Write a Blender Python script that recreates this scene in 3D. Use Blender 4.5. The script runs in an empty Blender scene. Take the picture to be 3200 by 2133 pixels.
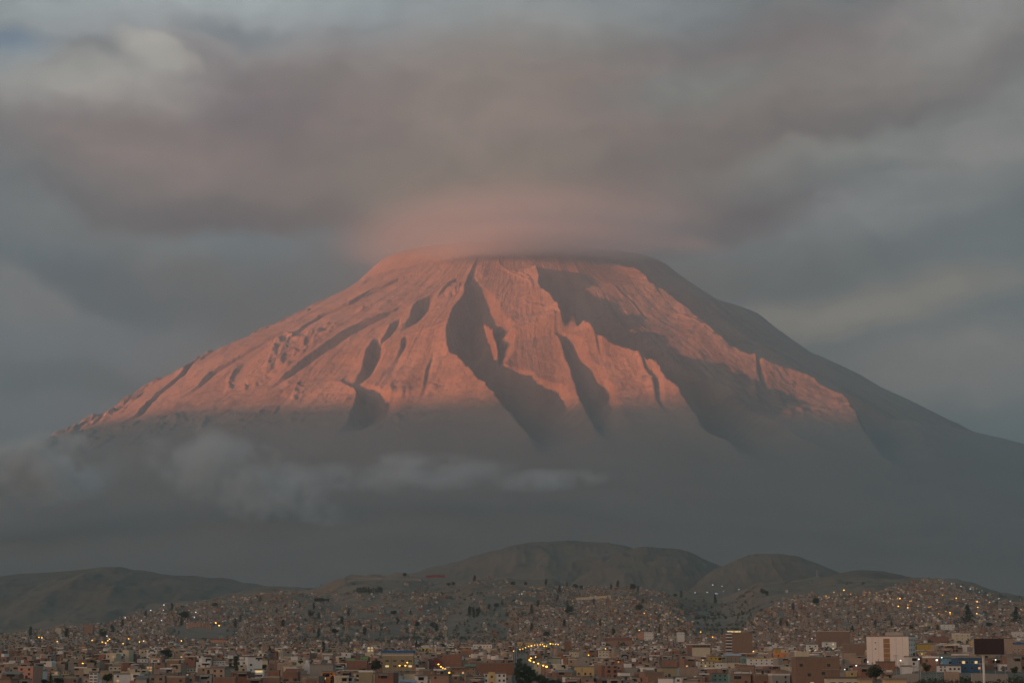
import bpy, bmesh, math, random
import numpy as np
R = math.radians
S = bpy.context.scene
COL = S.collection
rnd = random.Random(7)

# ------------------------------------------------------------------ camera
LENS = 70.0
FPX = 3200 / 36.0 * LENS            # focal length in pixels of the 3200 px wide photograph
VH = 2070.0                         # row of the true horizon
PITCH = math.atan((VH - 1066.5) / FPX)
CAMZ = 50.0
cam = bpy.data.cameras.new("camera")
cam.lens = LENS; cam.sensor_width = 36.0
cam.clip_start = 1.0; cam.clip_end = 200000.0
cam_o = bpy.data.objects.new("camera", cam)
COL.objects.link(cam_o)
cam_o.location = (0, 0, CAMZ)
cam_o.rotation_euler = (R(90) + PITCH, 0, 0)
S.camera = cam_o

def at(u, v, D):
    """point seen at pixel (u, v) of the photograph, D metres ahead of the camera"""
    x = (u - 1600.0) / FPX; y = (1066.5 - v) / FPX
    f = math.cos(PITCH) - y * math.sin(PITCH)
    z = math.sin(PITCH) + y * math.cos(PITCH)
    return (x / f * D, D, CAMZ + z / f * D)

def pix(x, y, z):
    """pixel of a point (numpy friendly)"""
    dz = z - CAMZ
    cp, sp = math.cos(PITCH), math.sin(PITCH)
    f = y * cp + dz * sp; up = -y * sp + dz * cp
    return 1600 + FPX * x / f, 1066.5 - FPX * up / f

# ------------------------------------------------------------------ light
SUN_EL, SUN_AZ = R(2.6), R(57)      # SUN_AZ: to the left of straight behind the camera
to_sun = np.array([-math.sin(SUN_AZ) * math.cos(SUN_EL), -math.cos(SUN_AZ) * math.cos(SUN_EL), math.sin(SUN_EL)])
sl = bpy.data.lights.new("sun", "SUN")
sl.energy = 5.0; sl.color = (1.0, 0.27, 0.09); sl.angle = R(0.5)
so = bpy.data.objects.new("sun", sl); COL.objects.link(so)
from mathutils import Vector
so.rotation_euler = Vector(to_sun).to_track_quat('Z', 'Y').to_euler()
so.location = (-3000, -1500, 900)

S.view_settings.view_transform = 'Standard'
S.view_settings.look = 'None'
S.view_settings.gamma = 1.0
S.view_settings.exposure = 1.5
S.cycles.use_denoising = True
S.cycles.volume_bounces = 3
S.cycles.max_bounces = 6
S.cycles.sample_clamp_indirect = 0.15

def lin(c):
    return tuple(((x / 255.0) / 12.92 if x / 255.0 <= 0.04045 else ((x / 255.0 + 0.055) / 1.055) ** 2.4) for x in c)

class NT:
    """tiny helper to wire shader nodes"""
    def __init__(self, nt):
        self.nt = nt; nt.nodes.clear()
    def n(self, t, **kw):
        nd = self.nt.nodes.new(t)
        for k, v in kw.items(): setattr(nd, k, v)
        return nd
    def put(self, sock, val):
        if hasattr(val, 'links') or isinstance(val, bpy.types.NodeSocket): self.nt.links.new(val, sock)
        else: sock.default_value = val
    def m(self, op, a, b=None, c=None, clamp=False):
        nd = self.n('ShaderNodeMath', operation=op, use_clamp=clamp)
        self.put(nd.inputs[0], a)
        if b is not None: self.put(nd.inputs[1], b)
        if c is not None: self.put(nd.inputs[2], c)
        return nd.outputs[0]
    def vm(self, op, a, b=None, out=0):
        nd = self.n('ShaderNodeVectorMath', operation=op)
        self.put(nd.inputs[0], a)
        if b is not None:
            self.put(nd.inputs[3] if op == 'SCALE' else nd.inputs[1], b)
        return nd.outputs[out]
    def noise(self, vec, scale, detail=4, rough=0.55, dist=0.0, out=0):
        nd = self.n('ShaderNodeTexNoise')
        nd.inputs['Scale'].default_value = scale; nd.inputs['Detail'].default_value = detail
        nd.inputs['Roughness'].default_value = rough; nd.inputs['Distortion'].default_value = dist
        if vec is not None: self.nt.links.new(vec, nd.inputs['Vector'])
        return nd.outputs[out]
    def mix(self, f, a, b, blend='MIX'):
        nd = self.n('ShaderNodeMix', data_type='RGBA', blend_type=blend)
        self.put(nd.inputs[0], f)
        for s, v in ((nd.inputs[6], a), (nd.inputs[7], b)):
            self.put(s, v if not isinstance(v, tuple) else (v + (1.0,))[:4])
        return nd.outputs[2]
    def ss(self, x, a, b, oa=0.0, ob=1.0):
        nd = self.n('ShaderNodeMapRange', interpolation_type='SMOOTHSTEP')
        self.put(nd.inputs[0], x)
        for i, v in enumerate((a, b, oa, ob)): self.put(nd.inputs[1 + i], v)
        return nd.outputs[0]
    def combine(self, x, y, z):
        nd = self.n('ShaderNodeCombineXYZ')
        for i, v in enumerate((x, y, z)): self.put(nd.inputs[i], v)
        return nd.outputs[0]
    def sep(self, v):
        nd = self.n('ShaderNodeSeparateXYZ'); self.nt.links.new(v, nd.inputs[0]); return nd.outputs

def azel(u, v):
    x, y, z = at(u, v, 1.0); z -= CAMZ
    return math.degrees(math.atan2(x, y)), math.degrees(math.atan2(z, math.hypot(x, y)))

# ------------------------------------------------------------------ sky
world = bpy.data.worlds.new("World"); S.world = world
world.use_nodes = True
w = NT(world.node_tree)
AFTERGLOW = (1.0, 0.58, 0.35)
OVERHEAD = lin((92, 144, 164))
SKYGAIN = 0.32
sky = w.n('ShaderNodeTexSky', sky_type='NISHITA', sun_disc=False)
sky.sun_elevation = SUN_EL
sky.sun_rotation = math.atan2(to_sun[0], to_sun[1])      # clockwise from +Y
sky.altitude = 2300; sky.air_density = 1.2; sky.dust_density = 2.0; sky.ozone_density = 1.5
tc = w.n('ShaderNodeTexCoord')
dx, dy, dz = w.sep(tc.outputs['Generated'])
az = w.m('MULTIPLY', w.m('ARCTAN2', dx, dy), 180 / math.pi)
el = w.m('MULTIPLY', w.m('ARCSINE', dz), 180 / math.pi)
p0 = w.combine(az, el, 0.0)
# cloud edges are broken up by two layers of turbulence
nz = w.vm('SUBTRACT', w.noise(p0, 0.22, 3, 0.5, out=1), (0.5, 0.5, 0.5))
nz2 = w.vm('SUBTRACT', w.noise(p0, 0.8, 6, 0.6, out=1), (0.5, 0.5, 0.5))
pw = w.vm('ADD', p0, w.vm('MULTIPLY', nz, (3.2, 1.7, 0)))
pw = w.vm('ADD', pw, w.vm('MULTIPLY', nz2, (1.5, 0.9, 0)))
ax, ay, _ = w.sep(pw)
streak = w.noise(w.vm('MULTIPLY', pw, (0.16, 0.7, 1)), 1.0, 5, 0.5)
# (colour seen, centre u, v, half width, half height in photo pixels, tilt, opacity)
SKY_BLOBS = [
 # (colour, centre u, v, half width, half height, tilt, opacity, softness)
 ((140, 146, 149), 620, 60, 800, 150, 0, 0.85, 0.7),
 ((140, 142, 142), 1500, 60, 600, 120, 3, 0.8, 0.7),
 ((128, 118, 116), 1050, 400, 900, 260, -8, 0.9, 0.7),
 ((124, 114, 111), 700, 560, 700, 170, -4, 0.85, 0.6),
 ((134, 121, 111), 1600, 440, 480, 300, 0, 0.85, 0.8),
 ((126, 117, 115), 2400, 280, 900, 190, 12, 0.75, 0.7),
 ((140, 122, 112), 1640, 590, 560, 140, 0, 0.85, 0.85),
 ((123, 124, 122), 2230, 270, 330, 70, 8, 0.6, 0.7),
 ((130, 121, 118), 2850, 210, 480, 110, 14, 0.6, 0.9),
 ((116, 107, 105), 2330, 430, 460, 60, 11, 0.65, 0.9),
 ((121, 121, 119), 2480, 500, 360, 45, 9, 0.7, 0.7),
 ((122, 113, 109), 2150, 560, 420, 90, 6, 0.7, 0.7),
 ((114, 103, 101), 2330, 680, 300, 60, 8, 0.85, 0.6),
 ((114, 106, 105), 640, 695, 600, 75, -2, 0.8, 0.8),
 ((113, 117, 118), 620, 775, 520, 55, 3, 0.8, 0.6),
 ((114, 117, 118), 150, 690, 240, 60, -14, 0.7, 0.6),
 ((124, 137, 146), 20, 150, 130, 60, 0, 0.95, 0.6),
 ((122, 138, 144), 270, 200, 150, 60, 4, 0.95, 0.5),
 ((122, 138, 146), 760, 95, 150, 40, 0, 0.6, 0.7),
 ((150, 150, 147), 170, 250, 280, 85, 4, 0.8, 0.7),
 ((150, 148, 145), 420, 250, 260, 80, -4, 0.6, 0.7),
 ((159, 157, 152), 490, 165, 115, 48, -14, 0.9, 0.45),
 ((94, 105, 113), 430, 900, 400, 105, -8, 0.9, 0.5),
 ((96, 105, 109), 850, 960, 420, 130, 0, 0.8, 0.7),
 ((111, 112, 111), 530, 825, 190, 80, -25, 0.45, 0.95),
 ((114, 117, 118), 60, 905, 260, 75, -22, 0.95, 0.4),
 ((108, 112, 114), 330, 1060, 360, 70, -4, 0.8, 0.5),
 ((93, 103, 107), 260, 1200, 330, 60, -3, 0.8, 0.6),
 ((102, 107, 109), 120, 1280, 260, 50, 0, 0.7, 0.6),
 ((129, 130, 129), 3080, 450, 380, 110, 18, 0.7, 0.9),
 ((121, 124, 125), 2780, 640, 320, 80, 14, 0.8, 0.7),
 ((134, 135, 134), 3020, 60, 380, 120, 20, 0.6, 0.9),
 ((105, 107, 107), 2330, 860, 360, 70, 3, 0.7, 0.6),
 ((120, 120, 116), 2880, 930, 320, 60, 5, 0.5, 0.9),
 ((117, 117, 114), 2500, 990, 300, 55, 3, 0.45, 0.9),
 ((112, 114, 114), 3050, 1150, 420, 110, 0, 0.7, 0.7),
 ((132, 122, 120), 430, 440, 420, 120, -6, 0.65, 0.9),
 ((124, 118, 115), 2520, 300, 620, 130, 12, 0.6, 0.9),
 ((134, 126, 123), 1150, 230, 520, 110, -6, 0.5, 0.9),
]
SKY_FIX = {0: (0.726, 0.817, 0.818), 1: (0.44, 0.483, 0.501), 2: (0.22, 0.117, 0.125), 3: (0.19, 0.115, 0.09), 4: (0.47, 0.321, 0.222), 5: (0.345, 0.186, 0.163), 6: (0.299, 0.215, 0.141), 7: (0.219, 0.294, 0.256), 8: (0.084, 0.04, 0.04), 9: (0.084, 0.04, 0.04), 10: (0.451, 0.468, 0.401), 11: (0.236, 0.14, 0.111), 12: (0.137, 0.064, 0.064), 13: (0.125, 0.059, 0.059), 14: (0.165, 0.239, 0.258), 15: (0.231, 0.236, 0.226), 16: (0.189, 0.281, 0.401), 17: (0.04, 0.04, 0.084), 18: (0.128, 0.214, 0.271), 19: (0.644, 0.618, 0.545), 20: (0.674, 0.595, 0.517), 21: (0.744, 0.678, 0.582), 22: (0.04, 0.059, 0.084), 23: (0.047, 0.095, 0.1), 24: (0.23, 0.158, 0.109), 25: (0.269, 0.242, 0.228), 26: (0.177, 0.205, 0.224), 27: (0.04, 0.081, 0.084), 28: (0.15, 0.161, 0.179), 29: (0.486, 0.409, 0.36), 30: (0.335, 0.31, 0.304), 31: (0.609, 0.596, 0.549), 32: (0.172, 0.145, 0.123), 33: (0.712, 0.516, 0.345), 34: (0.709, 0.546, 0.388), 35: (0.548, 0.392, 0.33), 36: (0.455, 0.283, 0.235), 37: (0.338, 0.232, 0.176), 38: (0.396, 0.271, 0.216)}
SKY_BLOBS = [(SKY_FIX.get(i, lin(b[0])),) + b[1:] for i, b in enumerate(SKY_BLOBS)]
def blob_mask(cu, cv, hu, hv, tilt, op, soft=0.75):
    a0, e0 = azel(cu, cv)
    k = math.degrees(1 / FPX)
    sa, se = hu * k, hv * k
    t = R(tilt)
    du = w.m('SUBTRACT', ax, a0); dv = w.m('SUBTRACT', ay, e0)
    p = w.m('DIVIDE', w.m('ADD', w.m('MULTIPLY', du, math.cos(t)), w.m('MULTIPLY', dv, math.sin(t))), sa)
    q = w.m('DIVIDE', w.m('SUBTRACT', w.m('MULTIPLY', dv, math.cos(t)), w.m('MULTIPLY', du, math.sin(t))), se)
    d = w.m('SQRT', w.m('ADD', w.m('MULTIPLY', p, p), w.m('MULTIPLY', q, q)))
    return w.ss(d, 1 + soft, 1 - soft, 0.0, op)
g = w.ss(el, 2.0, 22.0)
base = w.mix(g, lin((95, 104, 108)), lin((135, 138, 140)))
base = w.mix(w.ss(az, -8.0, 10.0), base, w.mix(g, lin((110, 112, 112)), lin((130, 129, 127))))
colr = base
for (c, cu, cv, hu, hv, tilt, op, soft) in SKY_BLOBS:
    colr = w.mix(blob_mask(cu, cv, hu, hv, tilt, op, soft), colr, c)
colr = w.mix(1.0, colr, w.ss(streak, 0.3, 0.7, 0.91, 1.09), 'MULTIPLY')
puff = w.noise(w.vm('MULTIPLY', pw, (0.55, 1.1, 1)), 1.0, 7, 0.6, 0.4)
colr = w.mix(1.0, colr, w.ss(puff, 0.3, 0.7, 0.90, 1.10), 'MULTIPLY')
colr = w.mix(w.ss(el, 22.0, 40.0), colr, OVERHEAD)
cloud = w.mix(1.0, colr, (SKYGAIN,) * 3, 'MULTIPLY')
clear = w.mix(1.0, sky.outputs[0], (0.10,) * 3, 'MULTIPLY')
# overcast in front and overhead; it opens up to the west behind the camera where the sun sets
westness = w.m('DOT_PRODUCT', 0, 0) if False else w.vm('DOT_PRODUCT', tc.outputs['Generated'], tuple(float(t) for t in to_sun), out=1)
cover = w.ss(westness, 0.75, -0.15, 0.10, 0.97)
fin = w.mix(cover, clear, cloud)
# afterglow over the western horizon, where the sun is going down
glow = w.m('MULTIPLY', w.ss(westness, 0.35, 0.98), w.ss(el, 40.0, 6.0))
fin = w.mix(glow, fin, AFTERGLOW)
bg = w.n('ShaderNodeBackground'); w.put(bg.inputs[0], fin); bg.inputs[1].default_value = 1.0
wo = w.n('ShaderNodeOutputWorld'); w.nt.links.new(bg.outputs[0], wo.inputs[0])

# ------------------------------------------------------------------ numpy noise
def _hash(ix, iy, seed):
    h = (ix.astype(np.int64) * 374761393 + iy.astype(np.int64) * 668265263 + seed * 1442695041) & 0x7fffffff
    h = ((h ^ (h >> 13)) * 1274126177) & 0x7fffffff
    h = (h ^ (h >> 16)) & 0xffff
    return h / 65535.0
def vnoise(x, y, seed=0):
    ix = np.floor(x); iy = np.floor(y)
    fx = x - ix; fy = y - iy
    fx = fx * fx * fx * (fx * (fx * 6 - 15) + 10); fy = fy * fy * fy * (fy * (fy * 6 - 15) + 10)
    a = _hash(ix, iy, seed); b = _hash(ix + 1, iy, seed)
    c = _hash(ix, iy + 1, seed); d = _hash(ix + 1, iy + 1, seed)
    return (a + (b - a) * fx) * (1 - fy) + (c + (d - c) * fx) * fy
def fbm(x, y, octv=5, gain=0.5, seed=0, ridged=False):
    t = 0; amp = 1; tot = 0
    for o in range(octv):
        n = vnoise(x * 2 ** o + 17.3 * o, y * 2 ** o - 9.1 * o, seed + o) * 2 - 1
        if ridged: n = 1 - 2 * np.abs(n)
        t = t + n * amp; tot += amp; amp *= gain
    return t / tot
def sstep(x, a, b):
    t = np.clip((x - a) / (b - a), 0, 1); return t * t * (3 - 2 * t)

def grid_mesh(name, P, mat, close_u=False, smooth=True):
    """P: (rows, cols, 3) array of points -> one mesh object"""
    nr, nc = P.shape[:2]
    idx = np.arange(nr * nc).reshape(nr, nc)
    if close_u: idx = np.concatenate([idx, idx[:, :1]], 1)
    q = np.stack([idx[:-1, :-1], idx[:-1, 1:], idx[1:, 1:], idx[1:, :-1]], -1).reshape(-1, 4)
    me = bpy.data.meshes.new(name)
    me.vertices.add(nr * nc); me.vertices.foreach_set('co', P.reshape(-1).astype(np.float32))
    me.loops.add(q.size); me.loops.foreach_set('vertex_index', q.reshape(-1).astype(np.int32))
    me.polygons.add(len(q))
    me.polygons.foreach_set('loop_start', np.arange(0, q.size, 4, dtype=np.int32))
    me.polygons.foreach_set('loop_total', np.full(len(q), 4, dtype=np.int32))
    me.polygons.foreach_set('use_smooth', np.full(len(q), smooth))
    me.update(calc_edges=True); me.validate()
    me.materials.append(mat)
    o = bpy.data.objects.new(name, me); COL.objects.link(o)
    return o

# ------------------------------------------------------------------ materials
MATS = {}
def new_mat(name):
    m = bpy.data.materials.new(name); m.use_nodes = True
    return m, NT(m.node_tree)
def finish(m, t, col, rough=0.9, bump=None, spec=0.2):
    b = t.n('ShaderNodeBsdfPrincipled')
    t.put(b.inputs['Base Color'], col if not isinstance(col, tuple) else (col + (1.0,))[:4])
    t.put(b.inputs['Roughness'], rough)
    b.inputs['Specular IOR Level'].default_value = spec
    if bump is not None: t.nt.links.new(bump, b.inputs['Normal'])
    o = t.n('ShaderNodeOutputMaterial'); t.nt.links.new(b.outputs[0], o.inputs[0])
    return m
def bumpn(t, h, strength, dist):
    b = t.n('ShaderNodeBump'); b.inputs['Strength'].default_value = strength; b.inputs['Distance'].default_value = dist
    t.nt.links.new(h, b.inputs['Height']); return b.outputs[0]

def rock_mat():
    m, t = new_mat("volcanic_rock")
    g = t.n('ShaderNodeNewGeometry').outputs['Position']
    x, y, z = t.sep(t.vm('SUBTRACT', g, (at(1610, 1000, 17000)[0], 17000.0, 0)))
    ang = t.m('ARCTAN2', x, t.m('MULTIPLY', y, -1)); rad = t.m('SQRT', t.m('ADD', t.m('MULTIPLY', x, x), t.m('MULTIPLY', y, y)))
    pol = t.combine(t.m('MULTIPLY', ang, 30.0), t.m('MULTIPLY', rad, 1 / 900.0), 0.0)
    s1 = t.noise(pol, 0.8, 5, 0.62, 0.4); s2 = t.noise(pol, 3.2, 4, 0.6, 0.3)
    n1 = t.noise(g, 0.0016, 6, 0.6); n2 = t.noise(g, 0.008, 6, 0.65); n3 = t.noise(g, 0.03, 4, 0.6)
    c = t.mix(t.ss(n1, 0.3, 0.7), (0.30, 0.205, 0.165), (0.42, 0.30, 0.235))
    c = t.mix(t.ss(s1, 0.46, 0.66, 0, 0.75), c, (0.215, 0.15, 0.125))
    c = t.mix(t.ss(s2, 0.55, 0.75, 0, 0.5), c, (0.48, 0.35, 0.275))
    c = t.mix(t.ss(n2, 0.52, 0.72, 0, 0.6), c, (0.20, 0.15, 0.13))
    b = bumpn(t, t.m('ADD', t.m('ADD', t.m('MULTIPLY', n2, 3.0), n3), t.m('MULTIPLY', s2, 1.2)), 0.9, 10.0)
    # apron of ash and scrub, with low haze and shade painted into its colour
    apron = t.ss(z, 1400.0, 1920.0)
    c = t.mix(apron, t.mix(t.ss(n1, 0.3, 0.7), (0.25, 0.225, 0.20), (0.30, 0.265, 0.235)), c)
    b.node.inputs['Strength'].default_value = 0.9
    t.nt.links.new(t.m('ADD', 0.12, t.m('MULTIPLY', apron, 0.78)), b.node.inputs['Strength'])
    return finish(m, t, c, 0.95, b, 0.1)
def hill_mat(name, a, b, dark, sc):
    m, t = new_mat(name)
    g = t.n('ShaderNodeNewGeometry').outputs['Position']
    n1 = t.noise(g, sc, 5, 0.6); n2 = t.noise(g, sc * 7, 5, 0.7); n3 = t.noise(g, sc * 40, 3, 0.6)
    c = t.mix(t.ss(n1, 0.35, 0.65), a, b)
    c = t.mix(t.ss(n2, 0.5, 0.68, 0, 0.7), c, dark)
    c = t.mix(t.ss(n3, 0.55, 0.7, 0, 0.5), c, dark)
    return finish(m, t, c, 0.95, bumpn(t, n2, 0.6, 6.0), 0.1)
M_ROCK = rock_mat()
M_HILL = hill_mat("dry_hillside", (0.172, 0.142, 0.108), (0.212, 0.172, 0.13), (0.105, 0.092, 0.071), 0.0025)
M_GROUND = hill_mat("dusty_ground", (0.20, 0.155, 0.11), (0.26, 0.20, 0.145), (0.08, 0.072, 0.052), 0.006)

# ------------------------------------------------------------------ ground
TU = np.array([-1500, 0, 300, 600, 900, 1200, 1500, 1800, 2050, 2230, 2380, 2600, 2900, 3200, 4700.])
TD = np.array([150, 600, 900, 1100, 1300, 1600, 1900, 2200, 2600, 3000, 3500, 4000, 4500, 5000, 6500, 8000.])
def nearcol(u, D):
    a = np.interp(D, [150, 600, 900, 1100, 1300, 1600, 1900, 2200, 2600], [2900, 2262, 2180, 2145, 2115, 2082, 2055, 2035, 2012])
    b = np.interp(D, [150, 600, 700, 850, 1000, 1300, 1600, 1900, 2600], [2900, 2200, 2152, 2112, 2096, 2072, 2052, 2032, 1997])
    s = sstep(np.array(float(u)), 2450, 2900); return float(a * (1 - s) + b * s)
FAR = {3000: [1992, 1990, 1985, 1975, 1985, 1985, 1975, 1970, 1970, 1975, 1965, 1960, 1962, 1970, 1985],
       3500: [1988, 1985, 1960, 1925, 1930, 1925, 1915, 1910, 1915, 1945, 1900, 1885, 1885, 1915, 1960],
       4000: [1985, 1980, 1940, 1890, 1870, 1855, 1858, 1862, 1870, 1915, 1850, 1835, 1840, 1890, 1940],
       4500: [1985, 1978, 1925, 1868, 1832, 1802, 1815, 1828, 1838, 1880, 1825, 1800, 1812, 1880, 1930],
       5000: [1985, 1985, 1935, 1885, 1850, 1830, 1835, 1840, 1845, 1860, 1830, 1810, 1830, 1890, 1930],
       6500: [1900] * 15, 8000: [1885] * 15}
VT = np.array([[(nearcol(u, D) if D <= 2600 else FAR[int(D)][i]) for i, u in enumerate(TU)] for D in TD])
def ground_v(u, D):
    u = np.asarray(u, float); D = np.clip(np.asarray(D, float), TD[0], TD[-1])
    fu = np.interp(u, TU, np.arange(len(TU))); fd = np.interp(D, TD, np.arange(len(TD)))
    iu = np.clip(fu.astype(int), 0, len(TU) - 2); idd = np.clip(fd.astype(int), 0, len(TD) - 2)
    a = fu - iu; b = fd - idd
    a = a * a * (3 - 2 * a)
    return (VT[idd, iu] * (1 - a) + VT[idd, iu + 1] * a) * (1 - b) + (VT[idd + 1, iu] * (1 - a) + VT[idd + 1, iu + 1] * a) * b
def ground_z(x, y):
    x = np.asarray(x, float); y = np.asarray(y, float)
    D = np.maximum(y, 150.0)
    t = x / D                                             # plan direction
    u = 1600 + t * (FPX * math.cos(PITCH))
    Dc = np.clip(D, 150, 8000)
    zt = 0
    v = ground_v(u, Dc)
    yy = (1066.5 - v) / FPX
    f = math.cos(PITCH) - yy * math.sin(PITCH); zz = math.sin(PITCH) + yy * math.cos(PITCH)
    z = CAMZ + zz / f * Dc
    amp = sstep(D, 2500, 4500)
    z = z + amp * (28 * fbm(x / 420, y / 420, 4, 0.5, 5) + 14 * fbm(x / 150, y / 150, 3, 0.5, 8, True))
    # gullies down the hillside
    z = z - amp * 22 * np.clip(fbm(x / 260 + 0.4 * fbm(x / 700, y / 700, 2, .5, 4), y / 1500, 3, 0.5, 12, True), 0, 1)
    return z + 1.5 * fbm(x / 60, y / 60, 2, 0.5, 21)
def build_ground():
    us = np.concatenate([np.linspace(-9000, -1500, 16)[:-1], np.linspace(-1500, 4700, 460), np.linspace(4700, 12200, 16)[1:]])
    Ds = np.concatenate([np.array([-60., 60.]), np.geomspace(150, 2400, 110)[:-1], np.linspace(2400, 5400, 210)[:-1], np.geomspace(5400, 26000, 60)])
    U, DD = np.meshgrid(us, Ds)
    X = (U - 1600) / (FPX * math.cos(PITCH)) * np.maximum(DD, 400.0)
    X = 9800 * np.tanh(X / 9800)
    Z = ground_z(X, DD)
    return grid_mesh("ground", np.stack([X, DD, Z], -1), M_GROUND)
ground = build_ground()
ground["kind"] = "structure"; ground["label"] = "dry dusty ground rising from the city up the bare hillsides"

# ------------------------------------------------------------------ foothills
def foothill(name, crest, D, front, back, base_z, label, seed, amp=1.0):
    cu = np.array([c[0] for c in crest], float); cv = np.array([c[1] for c in crest], float)
    us = np.linspace(cu[0], cu[-1], 240)
    vs = np.interp(us, cu, cv)
    k = np.ones(9) / 9; vs = np.convolve(np.pad(vs, 4, 'edge'), k, 'valid')
    ts = np.concatenate([np.linspace(-1, 0, 70)[:-1], np.linspace(0, 1, 24)])
    P = np.zeros((len(ts), len(us), 3))
    zc = np.array([at(u, v + 5, D)[2] for u, v in zip(us, vs)])
    for i, t in enumerate(ts):
        d = D + (t * front if t < 0 else t * back)
        h = (np.cos(math.pi * min(1, abs(t))) * 0.5 + 0.5) ** 0.8
        x = (us - 1600) / (FPX * math.cos(PITCH)) * d
        z = base_z + (zc - base_z) * h
        sc = (zc - base_z) * amp * math.sin(math.pi * min(1, abs(t))) ** 0.7 if t < 0 else 0
        n = 0.16 * fbm(x / 700 + seed, np.full_like(x, d) / 700, 4, 0.5, seed) + 0.12 * fbm(x / 200, np.full_like(x, d) / 420, 5, 0.55, seed + 3, True)
        P[i, :, 0] = x; P[i, :, 1] = d; P[i, :, 2] = z + sc * n + 2.5 * fbm(x / 90, np.full_like(x, d) / 90, 3, .5, seed + 7)
    o = grid_mesh(name, P, M_HILL)
    o["kind"] = "structure"; o["label"] = label
    return o
foothill("hill", [(-700, 1990), (-400, 1850), (-150, 1805), (0, 1800), (90, 1786), (200, 1782), (300, 1770), (370, 1761), (430, 1780), (520, 1794), (640, 1806), (760, 1822), (900, 1838), (1100, 1875), (1250, 1930)],
         5600, 1700, 1500, 60, "broad dark hill behind the houses on the left side of the town", 3)
foothill("hill", [(1100, 1850), (1220, 1812), (1320, 1790), (1400, 1768), (1500, 1742), (1600, 1712), (1680, 1697), (1770, 1690), (1860, 1698), (1950, 1716), (2040, 1745), (2150, 1790), (2250, 1840)],
         7200, 1500, 1200, 170, "long rounded hill below the middle of the volcano", 11)
foothill("hill", [(1750, 1835), (1850, 1775), (1930, 1730), (2000, 1712), (2080, 1710), (2140, 1718), (2190, 1742), (2240, 1765), (2300, 1785), (2400, 1840)],
         6500, 1300, 1000, 170, "flat topped dark hill right of the longest rounded hill", 23)
foothill("hill", [(2120, 1850), (2220, 1785), (2300, 1756), (2360, 1739), (2420, 1732), (2480, 1740), (2540, 1762), (2610, 1792), (2740, 1850)],
         6000, 1100, 900, 170, "small dome shaped dark hill behind the lattice mast", 31)
foothill("hill", [(2330, 1930), (2420, 1850), (2500, 1808), (2580, 1795), (2660, 1780), (2720, 1781), (2780, 1792), (2850, 1808), (2940, 1828), (3060, 1858), (3200, 1893), (3400, 1940)],
         4700, 700, 900, 100, "brownish hill whose right slope is covered with small houses", 41, 0.5)

# ------------------------------------------------------------------ volcano
VU0, VD0 = 1610.0, 17000.0
vax = at(VU0, 1000, VD0)[0]
KPX = VD0 / FPX / math.cos(PITCH)
# radius -> height of the flanks seen left and right of the summit
FR, FZ = [5535, 6919, 7887, 8856, 9824], [1180, 800, 590, 380, 190]
PL = ([0, 692, 969, 1190, 1273, 1411, 1688, 1965, 2297, 2574, 2906, 3210, 3542, 3902, 4207] + FR,
      [3395, 3400, 3425, 3440, 3366, 3221, 3047, 2892, 2710, 2583, 2392, 2206, 1976, 1779, 1625] + FZ)
PR = ([0, 692, 969, 1356, 1467, 1633, 1882, 2159, 2269, 2463, 2629, 2850, 3017, 3183, 3459, 3736, 3985, 4400] + FR,
      [3395, 3400, 3425, 3387, 3292, 3168, 2999, 2900, 2801, 2649, 2526, 2418, 2329, 2218, 2077, 1920, 1776, 1662] + FZ)
def cone_z(phi, r):
    s = (1 + np.sin(phi)) / 2; s = s * s * (3 - 2 * s)
    return np.interp(r, *PL) * (1 - s) + np.interp(r, *PR) * s
def to_cone(u, v):
    """march the view ray of a pixel onto the smooth cone: (phi, r); phi 0 faces the camera, + to the right"""
    Ds = np.linspace(7000, 17500, 2600)
    a = np.array(at(u, v, 1.0)); sl = a[2] - CAMZ
    X = a[0] * Ds; Z = CAMZ + sl * Ds
    rr = np.hypot(X - vax, Ds - VD0); ph = np.arctan2(X - vax, -(Ds - VD0))
    hit = np.nonzero(Z <= cone_z(ph, rr))[0]
    i = hit[0] if len(hit) else int(np.argmin(Z - cone_z(ph, rr)))
    return ph[i], rr[i]
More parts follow.
